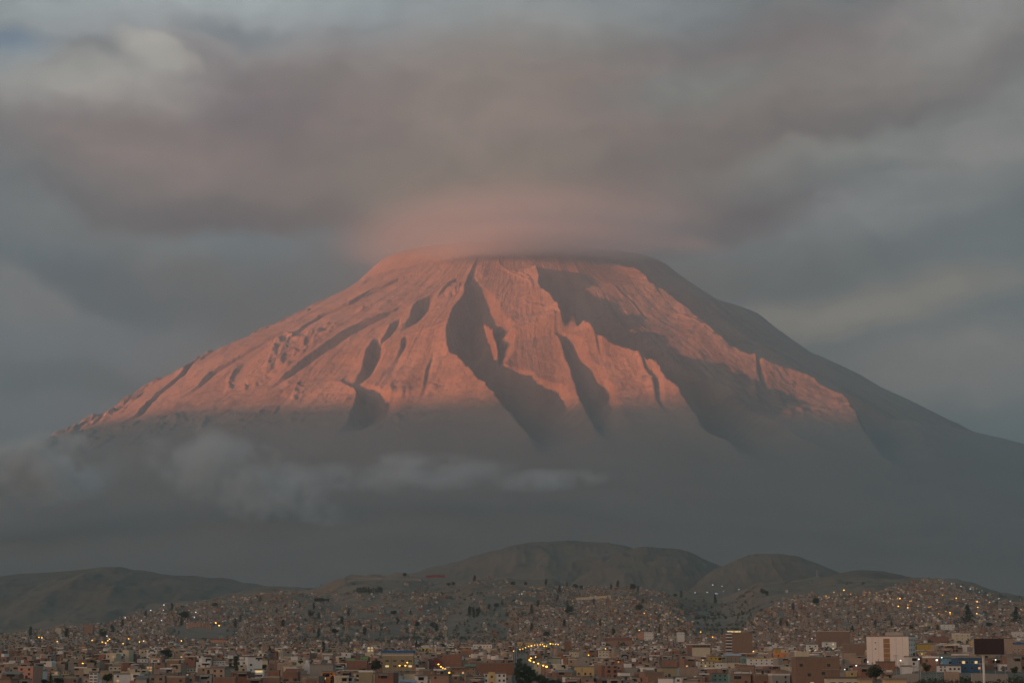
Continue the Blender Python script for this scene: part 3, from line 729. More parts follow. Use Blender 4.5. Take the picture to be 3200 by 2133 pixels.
# ------------------------------------------------------------------ town: the buildings one can tell apart
def buildings():
    # the white tower block
    r, (X0, X1, h, dp, k) = H(2716, 2835, 1988, 2084, 'tower', "tall pinkish white apartment tower with a brown panelled strip down its front", cat='apartment block', name='apartment_tower', win=False, yaw=R(-26), depth=17, tanks=0)
    px = lambda u: X0 + (u - 2716) / (2835 - 2716) * (X1 - X0)
    pz = lambda v: (2084 - v) * k
    for i in range(5):
        MB().box(px(2764), px(2782), -0.12, 0.1, pz(2063) - 1.2 + i * 3.05, pz(2063) + 1.55 + i * 3.05).build('facade_panel', W['brown'], r)
    for i in range(6):
        MB().box(px(2764) - 0.1, px(2782) + 0.1, -0.2, -0.001, pz(2063) - 1.5 + i * 3.05, pz(2063) - 1.25 + i * 3.05).build('ledge', W['cream'], r)
    for v in (2008, 2027): frame_window(r, px(2741.5), pz(v) - 0.4, 1.0, 0.7, frame='concrete')
    for a in (2732, 2750, 2800, 2818):                                     # joints of the cast wall
        MB().box(px(a) - 0.06, px(a) + 0.06, -0.02, 0.05, 0.5, h - 0.3).build('wall_joint', W['concrete'], r)
    for i in range(6):                                                     # windows of the side wall
        for j in range(4):
            y = 2.3 + j * 4.1; z = 1.2 + i * (h - 1.0) / 6
            f = MB().box(X1 - 0.1, X1 + 0.07, y - 0.9, y + 0.9, z, z + 1.5).build('window', W['white'], r)
            MB().box(X1 - 0.02, X1 + 0.09, y - 0.78, y + 0.78, z + 0.12, z + 1.38).build('pane', M_GLASS, f)
        MB().box(X1 + 0.003, X1 + 0.5, 13.2, 16.6, 0.2 + i * (h - 1.0) / 6, 0.4 + i * (h - 1.0) / 6).build('balcony', W['concrete'], r)
    MB().box(px(2764), px(2815), 5, 12, h + 0.25, h + 2.9).build('rooftop_room', W['concrete'], r)
    for u in (2729, 2747):
        MB().cyl(px(u), 3.0, h + 0.6, h + 1.9, 0.8, 0.8, dome=0.5).build('water_tank', M_TANK2, r)
    # brick block with white balconies
    r, (X0, X1, h, dp, k) = H(2268, 2352, 1977, 2045, 'brick', "tall blank brick block with a column of white balconies along its left edge", cat='apartment block', name='apartment_block', win=False, depth=22, rebar=True)
    for i in range(7):
        b = MB().box(X0 + 0.4, X0 + 6.6, -1.1, -0.003, 1.5 + i * 3.1, 2.5 + i * 3.1).build('balcony', W['white'], r)
        MB().box(X0 + 0.8, X0 + 6.2, -0.03, 0.1, 2.6 + i * 3.1, 4.2 + i * 3.1).build('window', M_GLASS, r)
    MB().box(X0 + 2, X0 + 22, 3, 14, h + 0.25, h + 2.8).build('rooftop_room', W['palebrick'], r)
    for a, b in ((2.5, 8.5), (9.5, 16)):
        MB().box(X0 + a, X0 + b, 2.85, 3.0, h + 0.6, h + 2.3).build('window', M_LIT, r)
    # warehouse-like building with a pale blank front
    r, (X0, X1, h, dp, k) = H(2150, 2220, 2013, 2051, 'redbrick', "pale fronted blank building with a dark window strip under its flat white roof", cat='building', name='warehouse', win=False, depth=18, band='white')
    MB().box(X0 + 4.2, X1 - 0.3, -0.15, 0.05, 0.3, h - 2.9).build('front_cladding', W['cream'], r)
    for j in range(5): MB().box(X0 + 4.6 + j * 3.5, X0 + 7.6 + j * 3.5, -0.1, 0.05, h - 2.2, h - 0.7).build('window', M_GLASS, r)
    # white stepped building
    r, (X0, X1, h, dp, k) = H(2117, 2139, 1974, 2005, 'white', "white stepped building whose tower has a row of small windows at its top", cat='building', name='stepped_building', floors=3, cols=4, wsize=(0.8, 0.9), frame='concrete', depth=9, skip=[(0, j) for j in range(4)] + [(1, j) for j in range(4)])
    MB().box(X0 - 11, X0 - 0.003, 0.3, 9, -3, h * 0.52).build('lower_wing', W['cream'], r)
    MB().box(X0 - 5.6, X0 - 4.9, 3.0, 3.7, h * 0.52, h * 0.78).build('chimney', W['white'], r)
    H(2015, 2042, 1974, 2000, 'white', "small white house with two rows of dark windows below the hillside lamps", cat='house', name='painted_house', floors=3, cols=4, wsize=(0.9, 1.0), frame='concrete', lit=((0, 1),))
    H(1994, 2012, 1979, 1998, 'salmon', "salmon pink block with a higher right half beside the small white house", name='painted_house', floors=2, cols=1, room=(0.45, 1.0, 2.4, 'salmon'))
    # ochre house in the middle
    r, (X0, X1, h, dp, k) = H(1790, 1857, 2083, 2112, 'ochre', "wide ochre house with a green door panel and small dark windows", name='painted_house', win=False, depth=10)
    for a in (0.28, 0.58, 0.82): frame_window(r, X0 + (X1 - X0) * a, 1.0, 1.4, 1.5, frame='brown')
    MB().box(X0 + (X1 - X0) * 0.41, X0 + (X1 - X0) * 0.46, -0.06, 0.08, h - 3.3, h - 0.6).build('door', W['teal'], r)
    H(1714, 1751, 2057, 2073, 'cream', "plain cream box of a house with a blank stepped parapet", name='painted_house', win=False, depth=9)
    r, (X0, X1, h, dp, k) = H(1892, 1931, 2080, 2119, 'redbrick', "unfinished red brick house with square unglazed openings", floors=3, cols=2, win=False, rebar=True)
    for i in range(3):
        for j in range(2): MB().box(X0 + 1.4 + j * 3.8, X0 + 3.2 + j * 3.8, -0.03, 0.1, 0.8 + i * 2.9, 2.4 + i * 2.9).build('opening', M_DARKOPEN, r)
    H(1764, 1784, 2003, 2036, 'redbrick', "narrow red brick tower house with a blank wall", floors=4, cols=1, win=False, rebar=True, name='brick_house')
    H(1895, 1975, 1991, 2018, 'brick', "long brick shed under a wide rust red roof", cat='shed', name='shed', roof='gable', win=False, depth=20)
    r, g = H(1880, 1893, 2004, 2017, 'white', "little white cube with one large dark window", name='painted_house', win=False)
    frame_window(r, 0, 1.2, 2.6, 1.9, frame='white')
    r, g = H(2217, 2257, 2051, 2074, 'mustard', "mustard house with a dark open corner above white houses", name='painted_house', floors=2, cols=3, frame='brown', skip=((1, 2),))
    MB().box(g[1] - 3.2, g[1] - 0.5, -0.03, 0.1, g[2] - 2.6, g[2] - 0.6).build('opening', M_DARKOPEN, r)
    H(2186, 2236, 2066, 2086, 'cream', "low cream house in front of the mustard house", name='painted_house', floors=2, cols=4, lit=((0, 1),), frame='brown')
    H(2237, 2272, 2070, 2086, 'white', "low white house to the right below the mustard house", name='painted_house', floors=1, cols=3)
    H(2268, 2316, 2044, 2069, 'palebrick', "brick house under a pale blue sloping sheet roof", roof='shed', floors=2, cols=4)
    H(2228, 2273, 2105, 2130, 'teal', "teal green house with a flat roof and dark openings", name='painted_house', floors=2, cols=3, frame='teal')
    r, (X0, X1, h, dp, k) = H(2422, 2464, 2027, 2055, 'orange', "bright orange house with two dark windows and a cream upper corner", name='painted_house', floors=2, cols=2, frame='brown', wsize=(1.5, 1.3), skip=((1, 0), (1, 1)))
    MB().box(X0, X0 + (X1 - X0) * 0.45, -0.08, 0.02, h * 0.62, h - 0.1).build('upper_facade', W['mustard'], r)
    MB().box(X0 + (X1 - X0) * 0.453, X1, -0.08, 0.02, h * 0.62, h - 0.1).build('upper_facade', W['cream'], r)
    frame_window(r, X0 + (X1 - X0) * 0.78, h * 0.68, 1.3, 1.2, y=-0.08, frame='brown')
    H(2523, 2557, 2013, 2037, 'white', "white two storey house with a lit lower window left of a dark gap", name='painted_house', floors=2, cols=2, lit=((0, 0), (0, 1)), wsize=(1.7, 1.4))
    H(2574, 2614, 2005, 2033, 'white', "white house with two bright yellow windows one above the other", name='painted_house', floors=2, cols=2, lit=((0, 1), (1, 1)), wsize=(2.0, 1.6), room=(0.0, 0.35, 1.2, 'concrete'))
    H(2557, 2657, 1972, 2022, 'brick', "long high blank brick wall of an apartment block with a pale roof edge", cat='apartment block', name='apartment_block', win=False, band='cream', depth=16, tanks=2, rebar=True)
    H(2641, 2711, 2012, 2049, 'brick', "broad brick block with a toothed pale parapet left of the white tower", name='brick_house', floors=3, cols=3, win=False, band='concrete', rebar=True)
    r, g = H(2634, 2676, 2039, 2076, 'palebrick', "square blank brick cube with pale corner columns", name='brick_house', win=False, depth=11)
    for s in (g[0], g[1] - 0.5): MB().box(s, s + 0.5, -0.06, 0.05, 0, g[2]).build('corner_column', W['concrete'], r)
    r, (X0, X1, h, dp, k) = H(2490, 2625, 2056, 2150, 'brick', "large near brick house with a cream top corner and one lit window", name='brick_house', win=False, depth=16, rebar=False)
    MB().box(X0 + 0.2, X0 + 6.5, -0.5, 6, h + 0.9, h + 3.4).build('rooftop_room', W['cream'], r)
    MB().box(X0 + (X1 - X0) * 0.60, X0 + (X1 - X0) * 0.99, -0.5, 9, h * 0.62, h * 0.64).build('balcony', W['concrete'], r)
    for a, z, lt in ((0.12, 0.72, 0), (0.30, 0.40, 0), (0.36, 0.10, 1), (0.62, 0.45, 0), (0.75, 0.72, 0), (0.72, 0.2, 0)):
        frame_window(r, X0 + (X1 - X0) * a, h * z, 1.9, 1.7, glass=M_LIT if lt else None, frame='concrete')
    r, (X0, X1, h, dp, k) = H(2588, 2686, 2119, 2165, 'cream', "low cream house with wide dark windows cut off by the lower edge", name='painted_house', win=False, depth=10)
    for j in range(4): frame_window(r, X0 + 2.4 + j * (X1 - X0 - 3) / 3.2, 2.4, 2.4, 2.6, frame='white')
    H(2688, 2727, 2124, 2160, 'ochre', "ochre garden wall house below the big dark tree", name='painted_house', floors=1, cols=1, win=False)
    H(2768, 2834, 2124, 2165, 'ochre', "yellow house with one black window below the white tower", name='painted_house', floors=1, cols=3, frame='brown', skip=((0, 1), (0, 2)))
    H(2745, 2798, 2069, 2094, 'redbrick', "low red brick house in front of the white tower", floors=2, cols=2, win=False, rebar=True)
    H(2820, 2850, 2082, 2100, 'white', "small white cube at the foot of the white tower", name='painted_house', floors=1, cols=1, win=False)
    # blue building
    r, (X0, X1, h, dp, k) = H(2994, 3078, 2054, 2100, 'blue', "large blue building with a row of windows behind the billboard post", cat='building', name='office_building', win=False, depth=14, band='concrete')
    for i, a in enumerate((0.09, 0.22, 0.35, 0.54, 0.68, 0.86)):
        frame_window(r, X0 + (X1 - X0) * a, h * 0.60, 1.5, 1.4, glass=M_LIT if i in (1, 4) else None, frame='cream')
    for a in (0.27, 0.52, 0.80): frame_window(r, X0 + (X1 - X0) * a, h * 0.22, 1.4, 1.2, glass=M_LITO if a == 0.80 else None, frame='concrete')
    r, g = H(2961, 2993.5, 2057, 2098, 'paleblue', "pale blue wing with a dark window joined to the blue building", cat='building', name='office_building', win=False, depth=12)
    frame_window(r, -0.9, g[2] * 0.6, 2.2, 1.5, frame='white'); MB().box(g[1] - 2.0, g[1] - 0.2, -0.08, 0.05, g[2] * 0.3, g[2] - 0.2).build('facade_panel', W['ochre'], r)
    H(2935, 2960, 2079, 2098, 'white', "small white house with grilles left of the blue building", name='painted_house', floors=2, cols=2)
    H(2964, 3003, 2080, 2100, 'white', "low white house in front of the pale blue wing", name='painted_house', floors=1, cols=3)
    H(3034, 3076, 1986, 2020, 'ochre', "ochre house whose steep gable rises behind the billboard", name='painted_house', roof='gablefront', win=False, depth=10)
    H(3010, 3031, 2013, 2036, 'tower', "bright white box with one slit window left of the billboard", name='painted_house', floors=2, cols=1, win=False, depth=8)
    r, g = H(2983, 3033, 1980, 2010, 'cream', "pale house with a striped balcony wall behind the white box", name='painted_house', floors=3, cols=3, band='white')
    H(2866, 2926, 2013, 2030, 'mustard', "long mustard wall of a low building right of the white tower", name='painted_house', floors=1, cols=4, win=False)
    H(2876, 2911, 2035, 2050, 'ochre', "small ochre shop below the long mustard wall", name='painted_house', floors=1, cols=3, lit=((0, 0),))
    H(3143, 3166, 1994, 2050, 'palebrick', "pinkish brick building showing past the right edge of the billboard", cat='apartment block', name='apartment_block', floors=6, cols=1, win=False, depth=15)
    H(3166, 3215, 2009, 2045, 'palebrick', "brick hall with a dark blue roof at the right edge", cat='hall', name='hall', roof='shed', roofmat=M_BLUETIN, floors=2, cols=4)
    H(2905, 2964, 1990, 2008, 'redbrick', "long low red brick building far behind the mustard wall", floors=2, cols=5, win=False)
    H(3168, 3205, 1973, 1990, 'white', "white flat building near the top right of the town", name='painted_house', floors=1, cols=3)
    H(2945, 2984, 1950, 1968, 'white', "white house with a long parapet on the far edge of the right hand town", name='painted_house', floors=2, cols=3)
    # left and middle
    r, (X0, X1, h, dp, k) = H(1196, 1291, 2047, 2099, 'khaki', "broad khaki building of four bays with a pale cornice", cat='building', name='school_building', win=False, depth=16, band='cream')
    for i in range(5): MB().box(X0 + i * (X1 - X0 - 0.9) / 4, X0 + i * (X1 - X0 - 0.9) / 4 + 0.9, -0.5, -0.003, 0, h - 0.3).build('pilaster', W['khaki'], r)
    for i in range(4):
        for z, lt in ((0.62, False), (0.30, i in (0, 3))):
            frame_window(r, X0 + 0.9 + (i + 0.42) * (X1 - X0) / 4, h * z, 2.6, 1.5, glass=M_LIT if lt else None, frame='khaki')
    H(1190, 1292, 2031, 2052, 'concrete', "hall with a dark blue sheet roof behind the khaki building", cat='hall', name='hall', roof='gable', roofmat=M_BLUETIN, win=False, depth=26)
    H(1178, 1200, 2034, 2050, 'white', "small white house with a peaked grey roof beside the blue roofed hall", name='painted_house', roof='gablefront', win=False, roofmat=M_TIN)
    H(1315, 1348, 2022, 2036, 'ochre', "house with a low ochre hipped roof lit from below", name='painted_house', roof='gable', roofmat=W['ochre'], win=False)
    H(968, 1040, 2077, 2114, 'concrete', "big blank grey concrete house with a pale right corner", name='concrete_house', win=False, depth=12)
    r, g = H(1005, 1045, 2099, 2140, 'orange', "orange house with an open upper floor under a tiled edge", name='painted_house', floors=3, cols=2, frame='brown', lit=((1, 0),))
    MB().box(g[0] + .5, g[0] + 4.5, -0.05, 0.1, g[2] - 2.5, g[2] - 0.5).build('opening', M_DARKOPEN, r)
    H(1083, 1146, 2064, 2094, 'redbrick', "flat red brick block carrying a green tarpaulin shelter", floors=3, cols=4, win=False, rebar=True, room=(0.0, 0.4, 1.8, 'green'))
    H(1128, 1149, 2051, 2066, 'green', "pale green rooftop house behind the red brick block", name='painted_house', floors=1, cols=2)
    H(1147, 1167, 2020, 2037, 'cream', "cream house with four warm lit windows on the edge of the bare hill", name='painted_house', floors=2, cols=2, lit='all', wsize=(2.2, 1.6))
    for a, b, c, d, s in ((1000, 1017, 2025, 2037, "left of a dark tree"), (1032, 1046, 2026, 2037, "right of a dark tree"), (1080, 1101, 2024, 2036, "under a dark pitched roof"), (1105, 1123, 2020, 2031, "uphill of the pitched roof")):
        H(a, b, c, d, 'ochre', "warm lit ochre house at the hill foot " + s, name='painted_house', floors=1, cols=2, lit=((0, 0),), litmat=M_LITO, roof='gable', roofmat=M_ROOF)
    r, g = H(278, 304, 2101, 2138, 'white', "narrow white house with six dark openings near the lower left", name='painted_house', floors=4, cols=2, frame='white', wsize=(2.0, 1.6))
    H(340, 380, 2081, 2096, 'cream', "low cream building with square dark openings", name='painted_house', floors=1, cols=3, wsize=(1.6, 1.2), room=(0.2, 0.95, 1.6, 'concrete'))
    r, g = H(457, 475, 2073, 2107, 'concrete', "grey house with a glowing orange window wall", name='concrete_house', floors=4, cols=2, lit=((1, 0), (1, 1), (2, 0), (2, 1)), litmat=M_LITO, wsize=(2.6, 2.2), skip=((0, 0), (0, 1)))
    H(138, 158, 2092, 2110, 'salmon', "salmon house with an orange glow along its front", name='painted_house', floors=2, cols=2, lit=((0, 0),), litmat=M_LITO)
    H(160, 181, 2096, 2110, 'cream', "cream house right of the salmon house with an orange glow", name='painted_house', floors=1, cols=2, lit=((0, 1),), litmat=M_LITO)
    H(190, 214, 2097, 2108, 'ochre', "low ochre house among trees near the lower left", name='painted_house', floors=1, cols=3)
    H(429, 461, 2058, 2070, 'white', "long low white house with dark square windows among trees", name='painted_house', floors=1, cols=3)
    H(662, 709, 2063, 2075, 'white', "white terrace with a row of small dark windows", name='painted_house', floors=1, cols=6, wsize=(1.0, 1.0), frame='concrete')
    H(584, 612, 2087, 2100, 'cream', "cream block with three small windows above a red roof strip", name='painted_house', floors=1, cols=3)
    H(566, 592, 2102, 2110, 'brick', "low house with a red roof strip and bright yellow windows", roof='gable', floors=1, cols=2, lit='all')
    H(665, 734, 2118, 2155, 'redbrick', "wide orange red brick house at the lower edge left of centre", floors=3, cols=3, win=False, rebar=True)
    H(794, 823, 2092, 2118, 'white', "white house with one long bright yellow window band", name='painted_house', floors=2, cols=1, lit=((1, 0),), wsize=(5.0, 1.4))
    H(836, 872, 2096, 2122, 'redbrick', "red brick cube with a lit pale annex", floors=2, cols=2, win=False)
    H(823, 872, 2116, 2150, 'brick', "long brick house with a pale coping below the red brick cube", floors=2, cols=3, win=False, band='concrete')
    H(1478, 1537, 2012, 2026, 'tower', "long white penthouse with dark window openings above brick houses", cat='building', name='penthouse_building', floors=1, cols=6, frame='concrete', tanks=2)
    H(1555, 1567, 2007, 2022, 'cream', "small cream tower with a white pipe on its roof", name='painted_house', win=False, tanks=1)
    H(1441, 1477, 2031, 2054, 'brick', "brick house with an orange painted top storey", floors=2, cols=2, band='orange', lit=((0, 1),))
    H(1345, 1381, 2052, 2092, 'maroon', "maroon house with pale roof trim left of a row of street lamps", name='painted_house', roof='gablefront', floors=2, cols=3)
    H(1382, 1442, 2045, 2084, 'redbrick', "large red brick house with a clay water tank", floors=3, cols=3, win=False, tanks=2, rebar=True)
    H(1437, 1466, 2064, 2081, 'khaki', "pale khaki blank wall house above the green awning", name='painted_house', win=False)
    r, g = H(1408, 1486, 2085, 2108, 'brick', "brick house with a pale awning and a dark green tarpaulin", floors=2, cols=5, lit=((0, 2),))
    MB().box(g[0], g[0] + (g[1] - g[0]) * .6, -2.5, -0.2, g[2] + 0.1, g[2] + 0.3).build('awning', M_TIN, r); MB().box(g[0] + (g[1] - g[0]) * .55, g[1], -2.0, 3, g[2] + 0.95, g[2] + 2.4).build('tarpaulin', W['teal'], r)
    H(1500, 1605, 2073, 2112, 'redbrick', "very wide red brick wall beside the tree lined avenue", floors=3, cols=6, win=False, rebar=True, tanks=1)
    r, g = H(1513, 1581, 2104, 2150, 'white', "white apartment house with a yellow centre bay at the lower edge", cat='apartment block', name='apartment_house', floors=3, cols=5, wsize=(1.3, 1.4), skip=((0, 2), (1, 2), (2, 2), (1, 1)))
    x0 = g[0] + (g[1] - g[0]) * 0.2; x1 = g[0] + (g[1] - g[0]) * 0.5
    MB().box(x0, x1, -0.9, -0.003, 0, g[2] + 1.0).build('centre_bay', W['ochre'], r)
    for z in (2.2, 5.6): frame_window(r, (x0 + x1) / 2, z, 1.5, 1.5, y=-0.9, frame='cream')
    H(1644, 1666, 2006, 2020, 'ochre', "ochre house with two windows lit by the avenue lamps", name='painted_house', floors=1, cols=2)
    H(1618, 1643, 2004, 2018, 'ochre', "long ochre roofed house at the top of the avenue", name='painted_house', roof='gable', roofmat=W['ochre'], win=False)
    H(172, 191, 1961, 1980, 'cream', "square cream tower house standing above the left end of the town", name='painted_house', win=False)
    H(262, 290, 1951, 1985, 'brick', "rough brick hulk on the upper left slope", name='brick_house', win=False)
    H(1780, 1817, 2036, 2050, 'cream', "cream house with a bright end wall under a green shelter", name='painted_house', floors=1, cols=3, room=(0.0, 0.4, 1.6, 'teal'))
    H(1870, 1902, 2032, 2052, 'cream', "brick house with a pale ribbed parapet right of four amber lamps", name='painted_house', floors=2, cols=3)
    H(655, 706, 1994, 2006, 'salmon', "long salmon red roofed building below the bare mound", name='long_building', roof='gable', roofmat=M_REDTIN, win=False)
    H(2060, 2110, 2063, 2083, 'redbrick', "red brick house with two white lamps on its wall", floors=2, cols=3, win=False)
    H(2125, 2180, 2086, 2112, 'palebrick', "pale brick house with a strip of white washing", floors=2, cols=3, win=False)
    H(2340, 2420, 2058, 2078, 'white', "long white house under an ochre roof edge right of the teal roof", name='painted_house', floors=2, cols=5, band='ochre')
    H(2318, 2356, 2055, 2072, 'teal', "white house under a bright teal roof", name='painted_house', roof='shed', roofmat=W['teal'], floors=1, cols=2, lit=((0, 1),))
    # terrace of arched houses above the mound
    r = thing('terrace', "curved terrace of pale panels above the bare mound", 'terrace', at(619, 1952, 2900))
    for i in range(14):
        t = (i - 6.5) / 6.5; k = 2900 / FPX
        MB().box(t * 36 * k - 2.2 * k, t * 36 * k + 2.2 * k, -1 + 6 * t * t, 5 + 6 * t * t, -3 - 6 * t * t * k, (4.5 - 6 * t * t + 3) * k).build('bay', W['salmon'] if i % 2 else W['palebrick'], r)
buildings()

# ------------------------------------------------------------------ town: ordinary houses
TOPLINE_L = ([-400, 0, 150, 330, 450, 560, 700, 850, 930], [1990, 1986, 1968, 1940, 1910, 1895, 1870, 1850, 1846])
TOPLINE_R = ([2330, 2400, 2450, 2560, 2700, 2790, 2860, 2950, 3050, 3200, 3500], [1950, 1905, 1868, 1850, 1852, 1838, 1808, 1817, 1842, 1883, 1960])
for (a, b, t, bt) in [(2676, 2738, 2076, 2126), (1168, 1206, 2058, 2104), (2848, 2876, 2070, 2104), (848, 874, 2020, 2062), (130, 235, 2100, 2140), (742, 778, 2050, 2100), (350, 388, 2098, 2138), (308, 344, 2060, 2095), (820, 856, 2074, 2098), (520, 572, 2030, 2060), (390, 455, 2036, 2068)]:
    TAKEN.append((a, b, t, bt, depth_for((a + b) / 2, bt)))      # room for the larger trees
def density(u, v, D):
    if D < 2050: return 1.0 if not (2790 < u < 3600 and v > 2098) else 0.0
    if ((u - 632) / 112) ** 2 + ((v - 1978) / 26) ** 2 < 1: return 0.0
    if u < 930:
        d = v - np.interp(u, *TOPLINE_L)
        return 0.0 if d < 0 else (0.35 + 0.5 * min(1, d / 50))
    if u < 1480:
        if v > 2012: return 1.0
        if v < 1850 or u > 1400: return 0.02
        return 0.26 if v < 1985 else 0.10
    if u < 1590: return 1.0 if v > 2010 else 0.09
    if u < 2125: return 0 if v < 1836 else (0.62 if v < 1990 else 0.9)
    if u < 2330:
        if v > 1985: return 0.9
        if u < 2170 and v > 1900: return 0.35
        return 0.0
    d = v - np.interp(u, *TOPLINE_R)
    return 0.0 if d < 0 else (0.55 + 0.35 * min(1, d / 60))
PAL = ['brick'] * 12 + ['redbrick'] * 8 + ['palebrick'] * 8 + ['concrete'] * 5 + ['cream'] * 5 + ['white'] * 5 + ['ochre', 'salmon', 'khaki', 'teal']
def scatter():
    spots = []
    D = 1030.0
    rr = random.Random(11)
    row = 0
    while D < 4750:
        step = 22 if D < 1700 else (19 if D < 2300 else 16)
        sc = 1.0 if D < 1500 else max(0.68, 1.0 - (D - 1500) / 2600.)
        x = -0.315 * D - 40
        while x < 0.315 * D + 40:
            w_ = rr.uniform(5.0, 10.5) * sc
            x += w_ / 2
            y = D + rr.uniform(-.3, .3) * step
            z = float(ground_z(x, y)); u, v = pix(x, y, z)
            dn = density(u, v, y)
            cl = 0.55 + 0.9 * float(vnoise(np.array(x / 110.), np.array(y / 130.), 77))
            if -300 < u < 3500 and rr.random() < dn * cl:
                fl = rr.choice([1, 2, 2, 3, 3, 3, 4] if D < 1900 else [1, 1, 1, 2, 2, 3])
                h = (fl * 2.5 + rr.uniform(-0.3, 0.6)) * (1 if D < 1900 else max(.66, sc))
                spots.append([x, y, z, u, v, w_, h, fl])
            x += w_ / 2 + (rr.uniform(0.3, 2.5) if rr.random() < 0.8 else rr.uniform(5, 11)) * (1 if D < 2050 else 1.2)
        D += step; row += 1
    out = []
    for s in spots:
        x, y, z, u, v, w_, h, fl = s
        k = FPX / y
        u0, u1, vt = u - w_ / 2 * k, u + w_ / 2 * k, v - (h + 1) * k
        ok = True; plain = False
        for (a, b, t, bt, d) in TAKEN:
            if u1 > a and u0 < b:
                if y < d + 1:
                    if v - (h + 3) * k < bt: plain = True
                    lim = bt - 0.10 * (bt - t)
                    if vt < lim:
                        nh = (v - lim) / k - 1
                        if nh > 2.6: h = nh; fl = max(1, int(h / 2.9)); vt = v - (h + 1) * k
                        else: ok = False
                elif y < d + 16: ok = False
        # keep the avenue and its trees free
        if 2030 < v < 2260 and u1 > 1606 and u0 < 1650 + max(0, v - 2085) * 1.5: ok = False
        if ok: out.append((x, y, z, u, v, w_, h, fl, plain))
    return out
SPOTS = scatter()
SPOTS.sort(key=lambda s: s[1])
N_NEAR = 225
def seen(s):
    x, y, z, u, v, w_, h, fl, plain = s
    return 5 < u < 3195 and v - h * FPX / y < 2128
near = [s for s in SPOTS if seen(s)][:N_NEAR]
near_ids = set(id(s) for s in near)
def near_houses():
    rr = random.Random(5)
    for s in near:
        x, y, z, u, v, w_, h, fl, plain = s
        wall = rr.choice(PAL); k = FPX / y
        feats = []
        kw = {}
        t = 1.0 if plain else rr.random()
        if t < 0.30: kw['tanks'] = 1; feats.append('one tank')
        elif t < 0.45: kw['tanks'] = 2; feats.append('two tanks')
        elif t < 0.62: kw['room'] = (rr.uniform(0, 0.3), rr.uniform(0.5, 0.9), 2.3, rr.choice(['brick', 'palebrick', 'concrete', 'white'])); feats.append('roof room')
        elif t < 0.75 and h < 9: kw['roof'] = 'shed'; kw['roofmat'] = rr.choice([M_TIN, M_ROOF, M_REDTIN]); feats.append('sloping roof')
        else: feats.append('flat roof')
        if wall in ('brick', 'redbrick', 'palebrick') and kw.get('roof') is None: kw['rebar'] = rr.random() < 0.6
        if rr.random() < 0.25: kw['band'] = rr.choice(['white', 'cream', 'concrete'])
        fl = max(1, round(h / 2.9)); co = max(1, int(w_ / 3.4))
        lit = []; skip = []
        for i in range(fl):
            for j in range(co):
                if rr.random() < 0.075: lit.append((i, j))
                if rr.random() < (0.55 if 'brick' in wall else 0.4): skip.append((i, j))
        nm = 'brick_house' if 'brick' in wall else ('concrete_house' if wall == 'concrete' else 'painted_house')
        yaw = R(rr.uniform(-14, 14))
        r_ = house(u - w_ / 2 * k, u + w_ / 2 * k, v - h * k, v, wall, name=nm, D=y, yaw=yaw, floors=fl, cols=co, lit=tuple(lit), skip=tuple(skip), sub=False,
                  litmat=rr.choice([M_LIT, M_LITO]), wsize=(rr.uniform(1.0, 1.6), rr.uniform(1.0, 1.4)), depth=rr.uniform(8, 13), group='ordinary houses of the lower town', **kw); r = r_[0]
        r0, (X0, X1, hh, dp, kk) = r_
        if rr.random() < 0.5:
            a = rr.uniform(X0 + .3, X0 + (X1 - X0) * .5); b = min(X1 - .3, a + (X1 - X0) * rr.uniform(.3, .6))
            MB().box(a, b, -0.04, 0.1, hh - 2.0, hh - 0.5).build('opening', M_DARKOPEN, r)
            MB().box(a - .4, b + .4, -1.0, -0.004, hh - 0.45, hh - 0.2).build('canopy', W[rr.choice(['cream', 'white', 'concrete'])] if rr.random() < .7 else M_TIN, r)
        if rr.random() < 0.35:
            a = rr.uniform(X0, X1 - 3.5); MB().box(a, a + rr.uniform(2.5, 4.5), -rr.uniform(2, 4), -0.004, -2.5, hh * rr.uniform(.35, .6)).build('front_annex', W[rr.choice(PAL)], r)
        HOUSES.append((r, u, v - h * k * 0.6, y, COLOUR_WORD[wall], min(4, fl), feats[0]))
near_houses()
